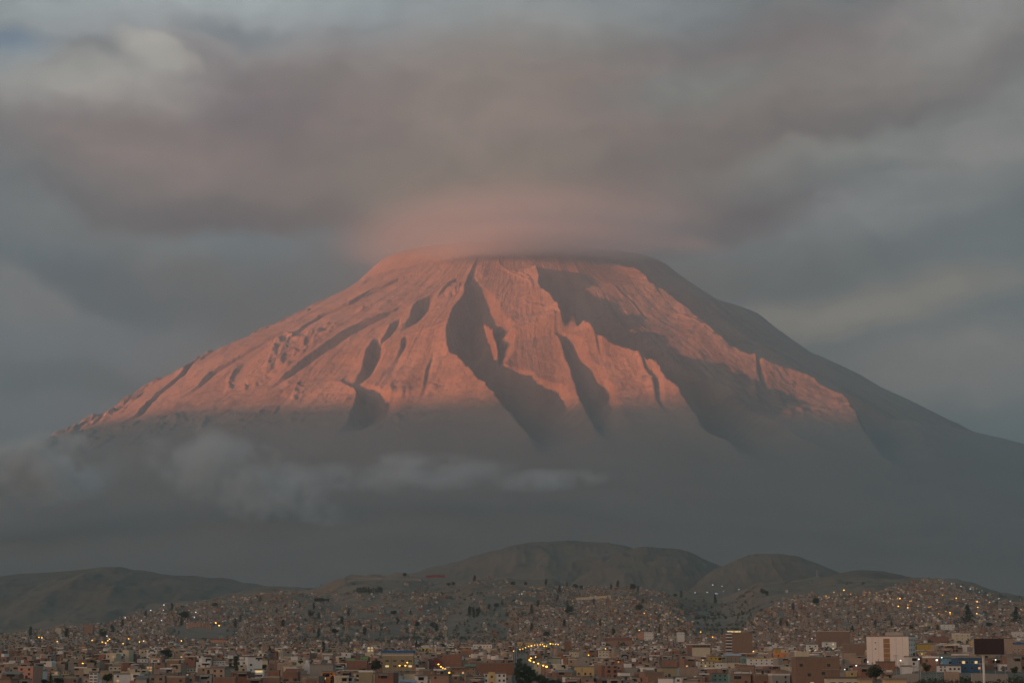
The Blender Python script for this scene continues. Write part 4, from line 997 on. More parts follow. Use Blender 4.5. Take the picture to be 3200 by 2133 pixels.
def distant_houses():
    rr = random.Random(9)
    mats = [W['brick'], W['redbrick'], W['palebrick'], W['concrete'], W['cream'], W['white'], W['ochre'], W['salmon'], W['teal'], M_ROOF, M_TIN, M_GLASS, M_LIT, M_LITO, M_TANK, M_REDTIN, W['paleblue'], M_DARKOPEN]
    wts = [0] * 12 + [1] * 6 + [2] * 12 + [3] * 9 + [4] * 5 + [5] * 5
    wfar = [0] * 8 + [1] * 3 + [2] * 5 + [3] * 20 + [4] * 1
    v_all, f_all, mi = [], [], []
    def box(c, s, x, y, z, x0, x1, y0, y1, z0, z1, m_, top=None):
        b = len(v_all)
        for (px, py, pz) in ((x0, y0, z0), (x1, y0, z0), (x1, y1, z0), (x0, y1, z0), (x0, y0, z1), (x1, y0, z1), (x1, y1, z1), (x0, y1, z1)):
            v_all.append((x + c * px - s * py, y + s * px + c * py, z + pz))
        for qi, q in enumerate(BOXF):
            f_all.append(tuple(b + i for i in q)); mi.append(top if (qi == 1 and top is not None) else m_)
    for sp in SPOTS:
        if id(sp) in near_ids: continue
        x, y, z, u, v, w_, h, fl, plain = sp
        a = R(rr.uniform(-22, 22)); c, s = math.cos(a), math.sin(a)
        m_ = rr.choice(wts if y < 2300 else wfar); dp = rr.uniform(7, 11); hw = w_ / 2
        top = rr.choice([9, 9, 9, 10, 15, 9])
        box(c, s, x, y, z, -hw, hw, 0, dp, -4, h, m_, top)
        if rr.random() < 0.45:
            box(c, s, x, y, z, -hw - .1, hw + .1, -0.12, 0.06, h - 0.25, h + 0.5, rr.choice([3, 4, 5, m_] if y < 2300 else [3, m_, m_]))
        if not plain and rr.random() < 0.35:
            p = rr.uniform(-hw, 0); box(c, s, x, y, z, p, p + hw * rr.uniform(.5, .95), 1.5, dp - 1, h + 0.003, h + 2.4, rr.choice([0, 2, 3, 5]), 9)
        if not plain and y < 3300 and rr.random() < 0.3:
            p = rr.uniform(-hw + 1, hw - 1); box(c, s, x, y, z, p - .5, p + .5, 2, 3, h + .004, h + 1.5, rr.choice([14, 14, 3]))
        if rr.random() < (0.68 if y < 2300 else (0.3 if y < 2800 else 0.12)):                    # dark strip, painted shade of an open storey under a pale slab edge
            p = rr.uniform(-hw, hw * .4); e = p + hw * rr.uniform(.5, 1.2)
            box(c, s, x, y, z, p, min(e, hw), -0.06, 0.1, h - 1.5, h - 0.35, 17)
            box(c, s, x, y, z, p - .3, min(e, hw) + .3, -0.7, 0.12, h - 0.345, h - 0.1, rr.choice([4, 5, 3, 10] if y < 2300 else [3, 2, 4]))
        nf = max(1, int(h / 2.9)); nc = max(1, int(w_ / 3.6))
        if y > 2700: nf = 1; nc = min(nc, 2)
        for i in range(nf):
            for j in range(nc):
                if rr.random() < (0.58 if m_ < 3 else 0.45): continue
                wx = -hw + (j + 0.5) * w_ / nc + rr.uniform(-.3, .3); wz = i * h / nf + 0.9
                t = rr.random(); g = 12 if t < (0.022 if y < 2000 else .006) else (13 if t < (0.04 if y < 2000 else .012) else 11)
                ww = rr.uniform(.45, .8) * (1.3 if y > 2600 else 1)
                box(c, s, x, y, z, wx - ww, wx + ww, -0.05, 0.1, wz, wz + rr.uniform(1.0, 1.5), g)
    me = bpy.data.meshes.new("distant_houses"); me.from_pydata(v_all, [], f_all)
    for m_ in mats: me.materials.append(m_)
    me.polygons.foreach_set('material_index', mi); me.update()
    o = bpy.data.objects.new("distant_houses", me); COL.objects.link(o)
    o['kind'] = 'stuff'; o['label'] = "thousands of small brick and rendered houses crowding the plain and hillsides"
distant_houses()

ORD = ['nearest', 'second', 'third', 'fourth', 'fifth', 'sixth', 'seventh', 'eighth', 'ninth', 'tenth', 'eleventh', 'twelfth', 'thirteenth', 'fourteenth', 'fifteenth', 'sixteenth', 'seventeenth', 'eighteenth', 'nineteenth', 'twentieth']
SHORT = [("white tower", 2775, 2040), ("blue building", 3036, 2078), ("orange corner house", 2443, 2040), ("ochre house", 1823, 2097), ("teal house", 2250, 2116), ("yellow bay apartment house", 1547, 2120),
         ("khaki bayed building", 1243, 2075), ("blank grey house", 1004, 2097), ("long yellow window", 808, 2104), ("glowing orange windows", 466, 2090), ("narrow white house", 291, 2118), ("salmon glowing house", 148, 2101),
         ("orange open house", 1025, 2120), ("wide avenue wall", 1552, 2092), ("mustard house", 2237, 2062), ("two bright windows", 2594, 2018), ("near brick house", 2557, 2095), ("green awning", 1447, 2095), ("unfinished openings", 1911, 2100), ("lower orange brick house", 700, 2130), ("white washing strip", 2152, 2099), ("cream low building", 360, 2088)]
def label_houses():
    NUM = {1: 'one', 2: 'two', 3: 'three', 4: 'four'}
    b = {}
    for rec in HOUSES:
        r, u, v, D, col, fl, ft = rec
        best = min(SHORT, key=lambda q: (u - q[1]) ** 2 + ((v - q[2]) * 2.0) ** 2)
        dv = v - best[2]
        side = ('below' if dv > 0 else 'behind') if abs(dv) * 2.2 > abs(u - best[1]) else ('left of' if u < best[1] else 'right of')
        b.setdefault((best[0], side, col), []).append(((u - best[1]) ** 2 + (dv * 2) ** 2, rec))
    for (nm, side, col), rows in b.items():
        rows.sort(key=lambda t: t[0])
        for i, (_, (r, u, v, D, col, fl, ft)) in enumerate(rows):
            o = ('' if len(rows) == 1 else ORD[min(i, len(ORD) - 1)] + ' ')
            r['label'] = f"{o}{NUM[fl]} storey {col} house, {ft}, {side} the {nm}"
label_houses()

# ------------------------------------------------------------------ trees
def leaf_mat(name, c):
    m, t = new_mat(name)
    g = t.n('ShaderNodeNewGeometry')
    n = t.noise(g.outputs['Position'], 0.6, 3, 0.6)
    col = t.mix(t.ss(n, 0.35, 0.65), c, tuple(x * 1.9 for x in c))
    return finish(m, t, col, 0.8, None, 0.1)
M_LEAF = leaf_mat("dark_foliage", (0.028, 0.036, 0.017))
M_LEAF2 = leaf_mat("dusty_foliage", (0.045, 0.05, 0.026))
M_BARK = wall_mat("bark", (0.09, 0.07, 0.05), 'paint', 0.2)
def crown_mesh(name, kind, n, seed, mat, leaf):
    """leaf clumps through a unit high crown: many small quads, gaps between them"""
    rr = random.Random(seed); v = []; f = []
    lobes = []
    if kind == 'round':
        for i in range(9): lobes.append((rr.uniform(-.28, .28), rr.uniform(-.28, .28), rr.uniform(.38, .86), rr.uniform(.15, .25)))
        lobes.append((0, 0, .6, .3))
    elif kind == 'tall':
        for i in range(11):
            z = .22 + .72 * i / 10; r = .17 * (1 - abs(z - .5) * 1.1) + .03
            lobes.append((rr.uniform(-.07, .07), rr.uniform(-.07, .07), z, r * rr.uniform(.8, 1.25)))
    else:                                   # conifer
        for i in range(12):
            z = .14 + .82 * i / 11; r = .24 * (1 - z) + .035
            a = rr.uniform(0, 6.3); lobes.append((.35 * r * math.cos(a), .35 * r * math.sin(a), z, r * rr.uniform(.8, 1.15)))
    for i in range(n):
        lx, ly, lz, lr = rr.choice(lobes)
        th = rr.uniform(0, 2 * math.pi); cz = rr.uniform(-1, 1); q = lr * rr.uniform(0.45, 1.05) ; sr = math.sqrt(1 - cz * cz)
        p = Vector((lx + q * sr * math.cos(th), ly + q * sr * math.sin(th), lz + q * cz * (.8 if kind == 'round' else 1.1)))
        d = Vector((rr.gauss(0, 1), rr.gauss(0, 1), rr.gauss(0, 1))).normalized(); a = d.orthogonal().normalized(); c = d.cross(a)
        s = leaf * rr.uniform(.6, 1.4); b = len(v)
        v += [tuple(p + s * a), tuple(p + s * .7 * c), tuple(p - s * a), tuple(p - s * .7 * c)]; f.append((b, b + 1, b + 2, b + 3))
    me = bpy.data.meshes.new(name); me.from_pydata(v, [], f); me.materials.append(mat); me.update()
    return me
def trunk_mesh():
    q = MB(); q.cyl(0, 0, -0.12, 0.35, 0.028, 0.02, 7).cyl(0, 0, 0.3505, 0.8, 0.02, 0.006, 7)
    for i in range(6):
        a = i * 1.05 + .3; z = .3 + .07 * i
        q.bar((0, 0, z), (.2 * math.cos(a), .2 * math.sin(a), z + .16), .007)
    me = bpy.data.meshes.new("trunk"); me.from_pydata(q.v, [], q.f); me.materials.append(M_BARK); me.update()
    return me
TRUNK = trunk_mesh()
CROWNS = {k: [crown_mesh("crown", k, n, 100 + i, m, l) for i, m in enumerate((M_LEAF, M_LEAF2, M_LEAF))] for k, n, l in (('round', 900, .05), ('tall', 520, .04), ('cone', 560, .04))}
TREES = []
def tree(u, vb, hpx, wf=1.0, kind='round', label=None, group=None, D=None, i=0):
    D = D or depth_for(u, vb)
    x = (u - 1600) / (FPX * math.cos(PITCH)) * D
    z = float(ground_z(x, D)) if vb > 2160 else at(u, vb, D)[2]
    h = hpx * D / FPX
    nm = {'round': 'broadleaf_tree', 'tall': 'eucalyptus_tree', 'cone': 'conifer_tree'}[kind]
    r = thing(nm, label or '', 'tree', (x, D, z), rnd.uniform(0, 6.28), group)
    for n_, me in (('trunk', TRUNK), ('crown', CROWNS[kind][i % 3])):
        o = bpy.data.objects.new(n_, me); COL.objects.link(o); o.parent = r
        o.scale = (h * wf, h * wf, h)
    TREES.append((r, u, vb, kind))
    return r
for u, vb, hp, wf, kind, lab in [
    (2707, 2128, 52, 1.25, 'round', "big dark bushy tree at the lower left corner of the white tower"),
    (2861, 2104, 33, 1.0, 'round', "dark tree at the foot of the windowed side of the white tower"),
    (2993, 1953, 62, 1.3, 'cone', "tall dark conifer alone among houses of the right hand hill"),
    (3142, 1948, 52, 1.2, 'cone', "second dark conifer farther right on the right hand hill"),
    (1187, 2102, 44, 0.9, 'round', "dark round tree left of the khaki bayed building"),
    (1146, 2118, 34, 0.9, 'round', "loose leaved tree below the flat red brick block"),
    (1042, 2074, 34, 0.7, 'tall', "slim dark tree below the warm lit ochre houses"),
    (1025, 2038, 34, 0.8, 'tall', "dark tree standing between two warm lit ochre houses"),
    (1105, 2060, 24, 1.5, 'round', "wide dark tree above the green tarpaulin shelter"),
    (861, 2064, 46, 0.9, 'cone', "dark conifer in the brick quarter left of the lit ochre houses"),
    (1308, 2031, 33, 0.8, 'cone', "dark pine beside the low ochre hipped roof"),
    (1388, 2032, 26, 0.9, 'round', "dark tree beside the drum topped mast"),
    (838, 2098, 26, 1.4, 'round', "dark tree above the red brick cube"),
    (1061, 2140, 34, 0.9, 'round', "dark tree right of the orange house with the open upper floor"),
    (150, 2140, 45, 0.8, 'cone', "dark conifer in front of the salmon glowing house"),
    (197, 2140, 40, 0.8, 'cone', "dark conifer in front of the low ochre house"),
    (222, 2140, 26, 1.3, 'round', "bushy dark tree right of the dark conifers at the lower edge"),
    (178, 2142, 24, 1.3, 'round', "bushy dark tree between the dark conifers at the lower edge"),
    (325, 2095, 40, 1.0, 'round', "dark round tree left of the low cream building"),
    (368, 2142, 44, 0.9, 'round', "large dark tree in the gap below the low cream building"),
    (545, 2060, 34, 1.5, 'round', "wide dark tree mass below the bare mound"),
    (405, 2068, 30, 1.2, 'round', "dark tree left of the long low white house"),
    (440, 2054, 30, 1.0, 'tall', "dark slim tree behind the long low white house"),
    (760, 2100, 52, 0.9, 'tall', "tall dark tree left of the long yellow window"),
    (742, 2120, 48, 0.9, 'tall', "tall dark tree above the lower orange brick house"),
    (720, 2105, 30, 1.3, 'round', "round dark tree at the foot of the tall dark trees"),
    (660, 2125, 28, 1.3, 'round', "round dark tree left of the lower orange brick house"),
    (240, 2000, 36, 0.9, 'tall', "dark tree on the upper left slope below the brick hulk"),
    (130, 1992, 34, 0.9, 'tall', "dark tree left of the square cream tower house"),
    (205, 2060, 24, 1.2, 'round', "dark tree low in the far left quarter"),
    (2330, 1985, 16, 1.6, 'round', "wide dark tree behind the tall brick block"),
    (2247, 1992, 20, 1.3, 'round', "dark tree just left of the tall brick block"),
    (2565, 2092, 15, 1.2, 'round', "small dark tree on the roof terrace of the near brick house"),
    (2222, 1886, 30, 0.9, 'cone', "largest dark conifer on the gully rim"),
    (1483, 1932, 34, 0.9, 'tall', "tall dark eucalyptus at the edge of the bare slope"),
    (3130, 2108, 26, 1.1, 'round', "dark tree right of the billboard post"),
    (3095, 2100, 20, 1.1, 'round', "low dark tree right beside the blue building"),
]: tree(u, vb, hp, wf, kind, lab, i=rnd.randrange(3))
AV = [(1612, 2075, 20), (1622, 2092, 26), (1634, 2104, 28), (1646, 2112, 30), (1618, 2112, 28), (1660, 2124, 30), (1632, 2126, 32), (1612, 2128, 28), (1676, 2138, 32), (1648, 2142, 34), (1690, 2148, 30), (1626, 2148, 32), (1610, 2056, 16), (1740, 2150, 30), (1718, 2150, 30), (1760, 2154, 26), (1700, 2138, 24), (1662, 2108, 20), (1650, 2096, 18), (1690, 2126, 20), (1725, 2140, 20), (1780, 2158, 24), (1640, 2086, 16), (1625, 2068, 14)]
for i, (u, vb, hp) in enumerate(AV):
    tree(u, vb, hp, 1.15, 'round', "dark round street tree in the thick row along the avenue", "street trees of the avenue", i=i)
HT = [(1603, 1830, 14), (1641, 1830, 12), (1704, 1829, 17), (1746, 1850, 20), (1768, 1838, 17), (1796, 1842, 18), (1812, 1842, 14), (1904, 1842, 18), (1924, 1836, 20), (1970, 1846, 22), (1986, 1850, 18), (2100, 1868, 15), (2118, 1868, 20), (2366, 1858, 18), (2378, 1860, 15),
      (1271, 1802, 13), (1485, 1818, 18), (1405, 1832, 12), (1420, 1828, 10), (1500, 1912, 17), (1530, 1905, 17), (1552, 1900, 16), (1570, 1893, 16), (1470, 1925, 28), (1494, 1928, 24), (1358, 1965, 20), (1150, 1985, 22), (1170, 1975, 20), (1100, 1925, 22), (1236, 1925, 18), (1250, 1950, 20), (1290, 1920, 16), (1370, 1975, 22), (1310, 1960, 18),
      (1080, 1950, 22), (1010, 1935, 20), (994, 1905, 20), (985, 1930, 22), (900, 1965, 26), (880, 1920, 20), (1010, 1990, 24), (1060, 1985, 22), (950, 1900, 16), (1660, 1918, 26), (1680, 1900, 22), (1775, 1920, 26), (1770, 1898, 20), (1740, 1880, 20), (1850, 1890, 18), (1990, 1912, 24), (2000, 1890, 18), (1870, 1955, 20), (1660, 1975, 24), (1705, 1992, 20), (1910, 1985, 20), (2050, 1980, 22), (1760, 1960, 22),
      (600, 1935, 26), (590, 1955, 22), (480, 1930, 22), (380, 1980, 24), (350, 1995, 26), (410, 1960, 22), (755, 1960, 24), (770, 1945, 20), (690, 1900, 18), (560, 1905, 18), (830, 1880, 18),
      (2440, 1965, 22), (2530, 1890, 22), (2420, 1958, 20), (2640, 1975, 20), (2710, 1960, 20), (2820, 1975, 20), (2460, 1905, 18), (2760, 1958, 18), (2900, 1972, 18), (3060, 1962, 18)]
for i, (u, vb, hp) in enumerate(HT):
    tree(u, vb, hp * 1.15, 0.9 + 0.4 * rnd.random(), ('tall', 'round', 'tall', 'cone')[i % 4] if hp > 15 else 'round', "dark tree standing singly among the houses of the hillside", "trees scattered over the hillside", i=i)
for i in range(15):
    tree(1127 + i * 5.4 + rnd.uniform(-1, 1), 1851, 15 + rnd.uniform(-2, 4), 0.9, 'tall', "dark tree in the planted block on the bare upper slope", "trees of the planted block", i=i)
for i in range(7):
    tree(1000 + i * 6, 1881, 14 + rnd.uniform(-2, 2), 0.9, 'round', "dark tree in the short row left below the planted block", "trees of the lower row", i=i)
def shrubs():
    """brush and small trees nobody could count on the slopes and in the gully"""
    rr = random.Random(3); v = []; f = []
    n = 0
    while n < 3400:
        y = rr.uniform(2050, 4600); u = rr.uniform(-40, 3240)
        x = (u - 1600) / (FPX * math.cos(PITCH)) * y; z = float(ground_z(x, y)); vv = pix(x, y, z)[1]
        gul = 2110 < u < 2340 and vv < 1990
        p = 0.9 if gul else (0.5 if 930 < u < 2120 else 0.3)
        p *= 1.6 * float(vnoise(np.array(x / 110.), np.array(y / 160.), 31))
        if vv < 1850 and not gul: p *= 0.15
        if ((u - 632) / 112) ** 2 + ((vv - 1978) / 26) ** 2 < 1: p *= 0.15
        if rr.random() > p: continue
        n += 1
        h = rr.uniform(2.0, 5.5); w_ = h * rr.uniform(.5, 1.1)
        for k in range(16):
            d = Vector((rr.gauss(0, 1), rr.gauss(0, 1), rr.gauss(0, 1))).normalized(); a = d.orthogonal().normalized(); c = d.cross(a)
            q = Vector((x + rr.gauss(0, .4) * w_, y + rr.gauss(0, .4) * w_, z + h * rr.uniform(.05, 1.0))); s = h * .24 * rr.uniform(.6, 1.4); b = len(v)
            v += [tuple(q + s * a), tuple(q + s * .7 * c), tuple(q - s * a), tuple(q - s * .7 * c)]; f.append((b, b + 1, b + 2, b + 3))
    # scrub on the bank below the blue building
    for _ in range(900):
        u = rr.uniform(2800, 3300); y = rr.uniform(690, 860)
        x = (u - 1600) / (FPX * math.cos(PITCH)) * y; z = float(ground_z(x, y)); h = rr.uniform(.5, 2.2)
        for k in range(14):
            d = Vector((rr.gauss(0, 1), rr.gauss(0, 1), rr.gauss(0, 1))).normalized(); a = d.orthogonal().normalized(); c = d.cross(a)
            q = Vector((x + rr.gauss(0, .5) * h, y + rr.gauss(0, .5) * h, z + h * rr.uniform(.02, 1.0))); s = h * .2 * rr.uniform(.6, 1.4); b = len(v)
            v += [tuple(q + s * a), tuple(q + s * .7 * c), tuple(q - s * a), tuple(q - s * .7 * c)]; f.append((b, b + 1, b + 2, b + 3))
    me = bpy.data.meshes.new("shrubs"); me.from_pydata(v, [], f); me.materials.append(M_LEAF2); me.update()
    o = bpy.data.objects.new("shrubs", me); COL.objects.link(o)
    o['kind'] = 'stuff'; o['label'] = "dark scrub and brush scattered over the slopes and in the gully"
shrubs()

# ------------------------------------------------------------------ street lamps
def lamp_meshes():
    q = MB(); q.cyl(0, 0, -1.5, 7.6, 0.11, 0.07, 6).bar((0, 0, 7.6), (0, -1.1, 8.1), 0.05)
    a = bpy.data.meshes.new("pole"); a.from_pydata(q.v, [], q.f); a.materials.append(M_STEEL); a.update()
    q = MB(); q.cyl(0, -1.3, 7.72, 7.98, 0.30, 0.42, 10).cyl(0, -1.3, 7.981, 8.12, 0.42, 0.42, 10, dome=0.16)
    b = bpy.data.meshes.new("lamp_head"); b.from_pydata(q.v, [], q.f)
    return a, b
POLE, HEAD = lamp_meshes()
def head_copy(m):
    h = HEAD.copy(); h.materials.clear(); h.materials.append(m); return h
HEADS = {'a': head_copy(M_LAMP), 'w': head_copy(M_LAMPW)}
def lamp(u, v, c='a', big=1.0, label='', group=None):
    D = 1500.0
    for _ in range(4): D = depth_for(u, v + 8.0 * FPX / D)
    p = at(u, v, D)
    r = thing('street_lamp', label, 'street lamp', (p[0], D, p[2] - 8.0), 0.0, group)
    o = bpy.data.objects.new('pole', POLE); COL.objects.link(o); o.parent = r
    o = bpy.data.objects.new('lamp_head', HEADS[c]); COL.objects.link(o); o.parent = r
    s = big * max(1.0, D / 2000.0) * ((0.85 if D > 2200 else 0.6) if c == 'w' else 1.0)
    o.scale = (s, s, s); o.location = (0, 0, 7.95 - 7.95 * s); o.location.y = -1.3 + 1.3 * s
    return r
sc = 5.602
AVL = [(1200 + 2062 / sc, 1900 + 805 / sc, 1.6), (1581, 2040, 1), (1593, 2035.5, 1), (1605, 2032.5, 1), (1625, 2028, 1), (1634, 2026, 1), (1642, 2022, 1), (1652, 2018, 1.1), (1660.7, 2016.4, 1.6), (1671, 2014, 1), (1680, 2013.7, 1), (1688, 2013, 1.2), (1695.5, 2012, 1), (1700.5, 2017, 1.4), (1707.6, 2017.5, 1.1), (1720, 2010, 1.7), (1728, 2010.7, 1), (1736, 2011.5, 1), (1744, 2012.5, 1.1),
       (1690.5, 2041.4, 1), (1681, 2044, 1.4), (1674, 2051, 1), (1659, 2055, 1.5), (1654, 2060, 1.2), (1657.5, 2063, 1.2), (1668, 2067.5, 1.2), (1682, 2071.4, 1.3), (1697.6, 2078, 1.2), (1708, 2081.4, 1.6)]
for i, (u, v, b) in enumerate(AVL):
    n_ = i if i < 19 else i - 19
    lamp(u, v, 'a', b, f"amber street lamp, {ORD[n_] if n_ else 'first'} along the {'upper arc' if i < 19 else 'lower row'} of the tree lined avenue", "amber street lamps of the avenue")
ROW2 = [(1273, 2068.5), (1249, 2078), (1267, 2078), (1370.5, 2074), (1378, 2081.5), (1384.8, 2086), (1391, 2089), (1404, 2100), (1845.5, 2037.7), (1839, 2045.4), (1853.6, 2032.4), (1892, 2025.5), (2354, 2033.5), (2395.6, 2034.4), (2189.6, 1973), (2227, 1989)]
for i, (u, v) in enumerate(ROW2):
    w_ = ("in front of the khaki bayed building" if i < 3 else "in the row beside the maroon house" if i < 8 else "in the gap by the pale ribbed parapet" if i < 12 else "right of the tall brick block" if i < 14 else "on the dark edge left of the tall brick block")
    lamp(u, v, 'a', 1.15, "amber street lamp glowing " + w_, "amber street lamps " + w_)
R4 = [(697, 420), (760, 455), (810, 481), (700, 493), (640, 463), (605, 440), (533, 473), (560, 485), (592, 495), (887, 466), (936, 443), (930, 497), (995, 446), (1002, 505), (1060, 520), (1104, 524), (1122, 496), (1188, 497), (1212, 497), (1300, 519), (1313, 519), (1284, 556), (1196, 568), (1283, 581), (1377, 565), (1374, 604), (1476, 624), (1497, 571), (1479, 575), (1568, 531), (1605, 465), (1729, 494), (1747, 558), (1634, 613), (1671, 626), (1673, 643), (1567, 635), (1835, 515), (1920, 526), (1926, 578), (1917, 635), (2033, 529), (2206, 597), (2323, 593), (1335, 641), (1816, 636), (1846, 713)]
BIG = {(697, 420), (1212, 497), (1196, 568), (1283, 581), (1729, 494), (1671, 626), (1920, 526), (1926, 578), (1917, 635)}
for p in R4: lamp(2400 + p[0] / 2.941, 1700 + p[1] / 2.941, 'a', 1.35 if p in BIG else rnd.uniform(.5, .8), "small amber street lamp glowing among the houses of the right hand hill", "amber lamps of the right hand hill")
for p in [(1603, 352), (1688, 360), (1772, 383), (1857, 408), (1940, 437), (2027, 464), (2122, 497), (2223, 522)]:
    lamp(2400 + p[0] / 2.941, 1700 + p[1] / 2.941, 'w', .8, "pale street lamp on the descending skyline of the right hand hill", "pale lamps along the hill skyline")
for p in [(555, 518), (832, 512), (680, 626), (945, 608), (1215, 632), (1273, 678), (1327, 701), (1439, 721), (1487, 721), (1565, 707), (1526, 678), (1455, 628), (783, 688), (842, 713), (1055, 720), (1115, 745), (1257, 738), (1168, 788), (1513, 785)]:
    lamp(1600 + p[0] / 2.941, 1700 + p[1] / 2.941, 'a', 1.15 if p in ((1215, 632), (1168, 788)) else .66, "small amber street lamp glowing on the middle hillside left of the gully", "amber lamps of the middle hillside")
for p in [(462, 386), (70, 460), (90, 453), (1325, 468), (1683, 443), (1793, 438), (1845, 370), (1930, 383), (1868, 450), (1884, 453), (1943, 430), (2086, 415)]:
    lamp(1600 + p[0] / 2.941, 1700 + p[1] / 2.941, 'w', .75, "tiny pale lamp along the upper edge of the middle hillside", "pale lamps of the upper hillside")
for p in [(360, 852), (387, 857), (528, 890), (848, 880), (942, 896), (973, 905), (993, 883), (1008, 869), (1133, 910), (1185, 866), (1283, 895), (1321, 887), (1668, 885), (764, 1093)]:
    lamp(p[0] / 2.941, 1700 + p[1] / 2.941, 'a', 1.25, "amber street lamp glowing over the roofs of the left hand quarter", "amber lamps of the left hand quarter")
for p in [(1508, 555), (1503, 602), (1386, 604), (1152, 673), (1301, 700), (1486, 697), (1800, 622), (1788, 669), (537, 636), (985, 840)]:
    lamp(p[0] / 2.941, 1700 + p[1] / 2.941, 'w', 1.15, "white street lamp high on the left hand slope", "white lamps of the left hand slope")
for i, p in enumerate([(1984, 720), (2015, 745)]):
    lamp(p[0] / 2.941, 1700 + p[1] / 2.941, 'a', 1.7, ("upper" if i == 0 else "lower") + " of two round yellow lamps beside the curved terrace", "yellow lamps by the terrace")
for (u, v, b, l) in [(2812.7, 2062, 1.2, "white street lamp in front of the bright face of the tower"), (2870, 2058, 1.2, "white street lamp right of the tower's windowed side"), (2925.5, 2061, 1.8, "brightest white street lamp left of the blue building"), (2941, 2052.8, 1.1, "small white lamp just above the brightest white lamp"), (3109, 2060, 1.0, "white lamp right of the billboard post"), (2674.5, 2078, 1.5, "bright white lamp above the big dark tree"), (2638.6, 2089.7, 1.0, "faint white lamp left of the big dark tree"), (2710.6, 2066.4, 1.0, "white lamp at the left foot of the white tower"), (2536.6, 1993.7, 1.0, "white lamp above the two storey white house")]:
    lamp(u, v, 'w', b, l)

# ------------------------------------------------------------------ billboard
def billboard():
    D = 660.0; k = D / FPX
    bx, _, bz = at(3078, 2175, D)
    r = thing('billboard', "large dark blank billboard on a single pale steel post", 'billboard', (bx, D, bz), R(4))
    Z = lambda v: (2175 - v) * k
    X = lambda u: (u - 3078) * k
    q = MB().cyl(X(3080), 0.9, -3, Z(2050), 0.42, 0.40, 14); q.build('post', W['white'], r)
    fr = MB().box(X(3048), X(3144), -0.35, 0.35, Z(2047.5), Z(1998)).build('frame', M_STEEL, r)
    m, t = new_mat("dark_display")
    g = t.n('ShaderNodeTexCoord').outputs['Object']
    finish(m, t, t.mix(t.noise(g, 1.5, 3), (0.050, 0.030, 0.027), (0.070, 0.042, 0.037)), 0.6, None, 0.2)
    MB().box(X(3049), X(3143), -0.42, -0.353, Z(2047), Z(1998.5)).build('panel', m, r)
    c = MB().box(X(3058), X(3144), -1.3, -0.43, Z(2050.2), Z(2049.2)); c.build('catwalk', M_STEEL, r)
    for u in np.linspace(3062, 3140, 7): MB().box(X(u) - 0.04, X(u) + 0.04, -1.3, -0.43, Z(2051.0), Z(2050.21)).build('bracket', M_STEEL, r)
billboard()

# ------------------------------------------------------------------ masts and poles
def mast(u, vt, vb, D, name, label, cat, head=None, r_=0.25, group=None):
    k = D / FPX; p = at(u, vb, D)
    r = thing(name, label, cat, (p[0], D, p[2]), 0.0, group)
    h = (vb - vt) * k
    MB().cyl(0, 0, -2, h, r_ * 1.3, r_ * 0.8, 8).build('pole', M_STEEL, r)
    if head == 'drum':
        MB().cyl(0, 0, h + 0.003, h + 3.4, 1.5, 1.5, 12, dome=0.3).build('drum', M_STEEL, r)
    elif head == 'square':
        MB().box(-2.4, 2.4, -1.0, 1.0, h + 0.003, h + 4.6).build('head_box', M_TIN, r)
    elif head == 'arms':
        for z in (0.97, 0.9): MB().box(-1.4, 1.4, -0.09, 0.09, h * z - 0.09, h * z + 0.09).build('cross_arm', M_STEEL, r)
    elif head == 'flood':
        MB().box(-1.2, 1.2, -0.4, 0.4, h + 0.003, h + 0.9).build('lamp_bank', M_STEEL, r)
    return r
mast(1396, 2001, 2034, 1900, 'antenna_mast', "slim grey mast with a drum shaped head above the brick houses", 'mast', 'drum', 0.35)
mast(2460, 1851, 1900, 3600, 'antenna_mast', "tall thin mast with a square box on top at the gully's right rim", 'mast', 'square', 0.45)
mast(2499, 1853, 1880, 3700, 'antenna_mast', "thin bare pole just right of the square topped mast", 'mast', None, 0.3)
mast(1608, 2009, 2072, 1620, 'light_mast', "pale tall light mast at the left end of the avenue lamps", 'mast', 'flood', 0.22)
mast(1614.5, 2024, 2080, 1560, 'light_mast', "shorter pale light mast standing right beside the tallest one", 'mast', 'flood', 0.22)
mast(1665, 2038, 2090, 1450, 'light_mast', "pale light mast among the lower row of avenue lamps", 'mast', 'flood', 0.2)
mast(1742, 1975, 2015, 1800, 'light_mast', "thin dark mast above the right end of the avenue lamps", 'mast', None, 0.16)
for i, (u, vt, vb, D, l) in enumerate([(2801, 2046, 2105, 1050, "thin pole in front of the white tower's right half"), (2817, 2070, 2110, 1000, "short thin pole right of the taller pole by the tower"), (2857, 2080, 2133, 850, "thin utility pole on the scrubby bank left of the blue building"), (2878, 2085, 2137, 820, "second thin utility pole on the scrubby bank"),
        (3064, 2070, 2112, 830, "utility pole against the right end of the blue building"), (2050, 2100, 2140, 1220, "utility pole above the lower brick roofs left of the washing"), (2665, 2085, 2120, 1150, "utility pole beside the big dark tree"), (2039, 2076, 2112, 1350, "tall utility pole in the middle brick quarter"), (3143, 2085, 2135, 800, "utility pole right of the billboard post")]):
    mast(u, vt, vb, D, 'utility_pole', l, 'utility pole', 'arms', 0.13)
